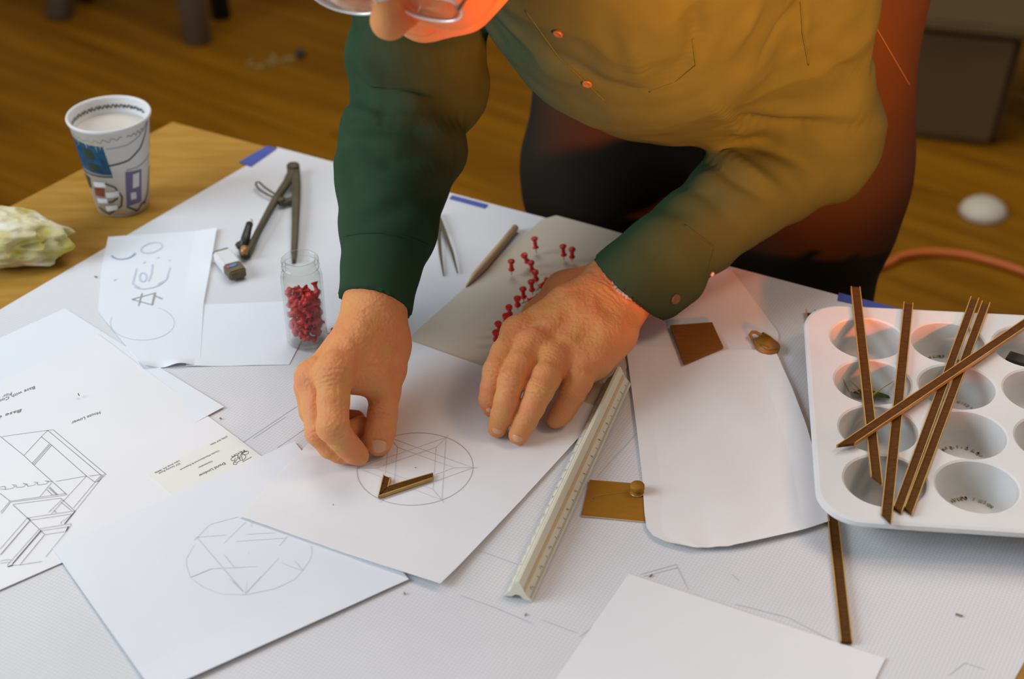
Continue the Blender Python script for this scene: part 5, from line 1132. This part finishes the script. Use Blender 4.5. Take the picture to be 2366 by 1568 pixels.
if len(run) > 3:
    bm = bmesh.new(); tube(bm, run, .0005, 6); bmobj('pocket_piping', bm, M_piping, tro, smooth=True)
for cx, cy in ((.11, 1.73), (.33, 1.60)):
    bm = bmesh.new(); bmesh.ops.create_uvsphere(bm, u_segments=24, v_segments=14, radius=1.0)
    fd = Vector((-.486, -.874, 0)); sd = UP.cross(fd)
    for v in bm.verts:
        x, y, z = v.co; w = .048 - .006 * (x < 0); hh = .055 if x < 0 else .055 - .022 * x; v.co = Vector((cx, cy, 0)) + fd * (.05 + x * .14) + sd * y * w + UP * max(.001, .03 + z * hh)
    bmobj('shoe', bm, M_shoe, person, smooth=True)

# ---- hair, eyes, glasses, watch band
FX = Field(np.array(HC) - .17, np.array(HC) + .17, .004)
FX.ell(hd(-22, 0, -36), (.096, .083, .099), AX, .01); FX.ell(hd(95, 0, 20), (.085, .10, .10), AX, .02, sub=True)
VX, FXc = FX.mesh(); link('hair', np_mesh('hair', VX, FXc), M_hair, person, smooth=True)
for sg in (-1, 1):
    bm = bmesh.new(); bmesh.ops.create_uvsphere(bm, u_segments=16, v_segments=12, radius=.0118, matrix=Matrix.Translation(hd(80, sg * 31, -14))); bmobj('eye', bm, M_eye, person, smooth=True)
gl = bpy.data.objects.new('eyeglasses', None); C.objects.link(gl); gl.parent = person; gpos = hd(102, 0, -6); gl.location = gpos - WLOC[person]; WLOC[gl] = gpos; gl['label'] = 'thin silver wire-rimmed eyeglasses'
gf = (f_ + c_ * .10).normalized(); gc = (c_ - gf * c_.dot(gf)).normalized()
for sg in (-1, 1):
    cen_ = gpos + l_ * sg * .0335 + gf * (.004 if sg > 0 else .010)
    def rimpt(a, k=1.0):
        ca, sa = math.cos(a), math.sin(a); e = 2 / 2.6
        return cen_ + l_ * (abs(ca) ** e * (1 if ca > 0 else -1) * .0300 * k) + gc * (abs(sa) ** e * (1 if sa > 0 else -1) * .0235 * k) - gf * (.004 * (abs(ca) ** 2) * k)
    bm = bmesh.new(); ring = [rimpt(2 * math.pi * k / 48) for k in range(49)]; tube(bm, ring, .0013, 8, cap=False); bmobj('rim', bm, M_silver, gl, smooth=True)
    v = [cen_ + gf * .0008] + [rimpt(2 * math.pi * k / 48, .98) for k in range(48)]; v2 = [p - gf * .0016 for p in v]; n = 49
    f = [(0, 1 + k, 1 + (k + 1) % 48) for k in range(48)] + [(n, n + 1 + (k + 1) % 48, n + 1 + k) for k in range(48)] + [(1 + k, n + 1 + k, n + 1 + (k + 1) % 48, 1 + (k + 1) % 48) for k in range(48)]
    mesh('lens', v + v2, f, M_lens, gl, smooth=False)
    bm = bmesh.new(); tube(bm, [cen_ + l_ * sg * .031 - gc * .006, gpos + l_ * sg * .068 - gc * .006 - gf * .008, gpos + l_ * sg * .080 - gf * .06 - gc * .004, gpos + l_ * sg * .083 - gf * .115 + gc * .004], .0014, 8); bmobj('temple_arm', bm, M_tool, gl, smooth=True)
bm = bmesh.new(); tube(bm, [gpos - l_ * .006 + gf * .003, gpos + gf * .006 - gc * .003, gpos + l_ * .006 + gf * .003], .0013, 8); bmobj('bridge', bm, M_silver, gl, smooth=True)
# watch band peeping from the cuff
wb = bpy.data.objects.new('watch_band', None); C.objects.link(wb); wb.parent = person; wc = P(1450, 668, .052); wb.location = wc - WLOC[person]; WLOC[wb] = wc; wb['label'] = 'silver link watch band peeping from the cuff'
for k, (x, y) in enumerate(((1425, 655), (1430, 662), (1435, 669), (1441, 676), (1447, 683), (1453, 690))):
    p, n = hit(bvh_hands, x, y)
    if p is None: continue
    a = P(1470, 700, .05) - P(1430, 640, .05); t = (a - n * a.dot(n)).normalized(); s = n.cross(t); bm = bmesh.new(); bx(bm, p + n * .0016, (.0017, .0048, .0016), t, s, n); bmesh.ops.bevel(bm, geom=bm.edges[:], offset=.0005, segments=2, affect='EDGES'); bmobj('link', bm, M_silver, wb)
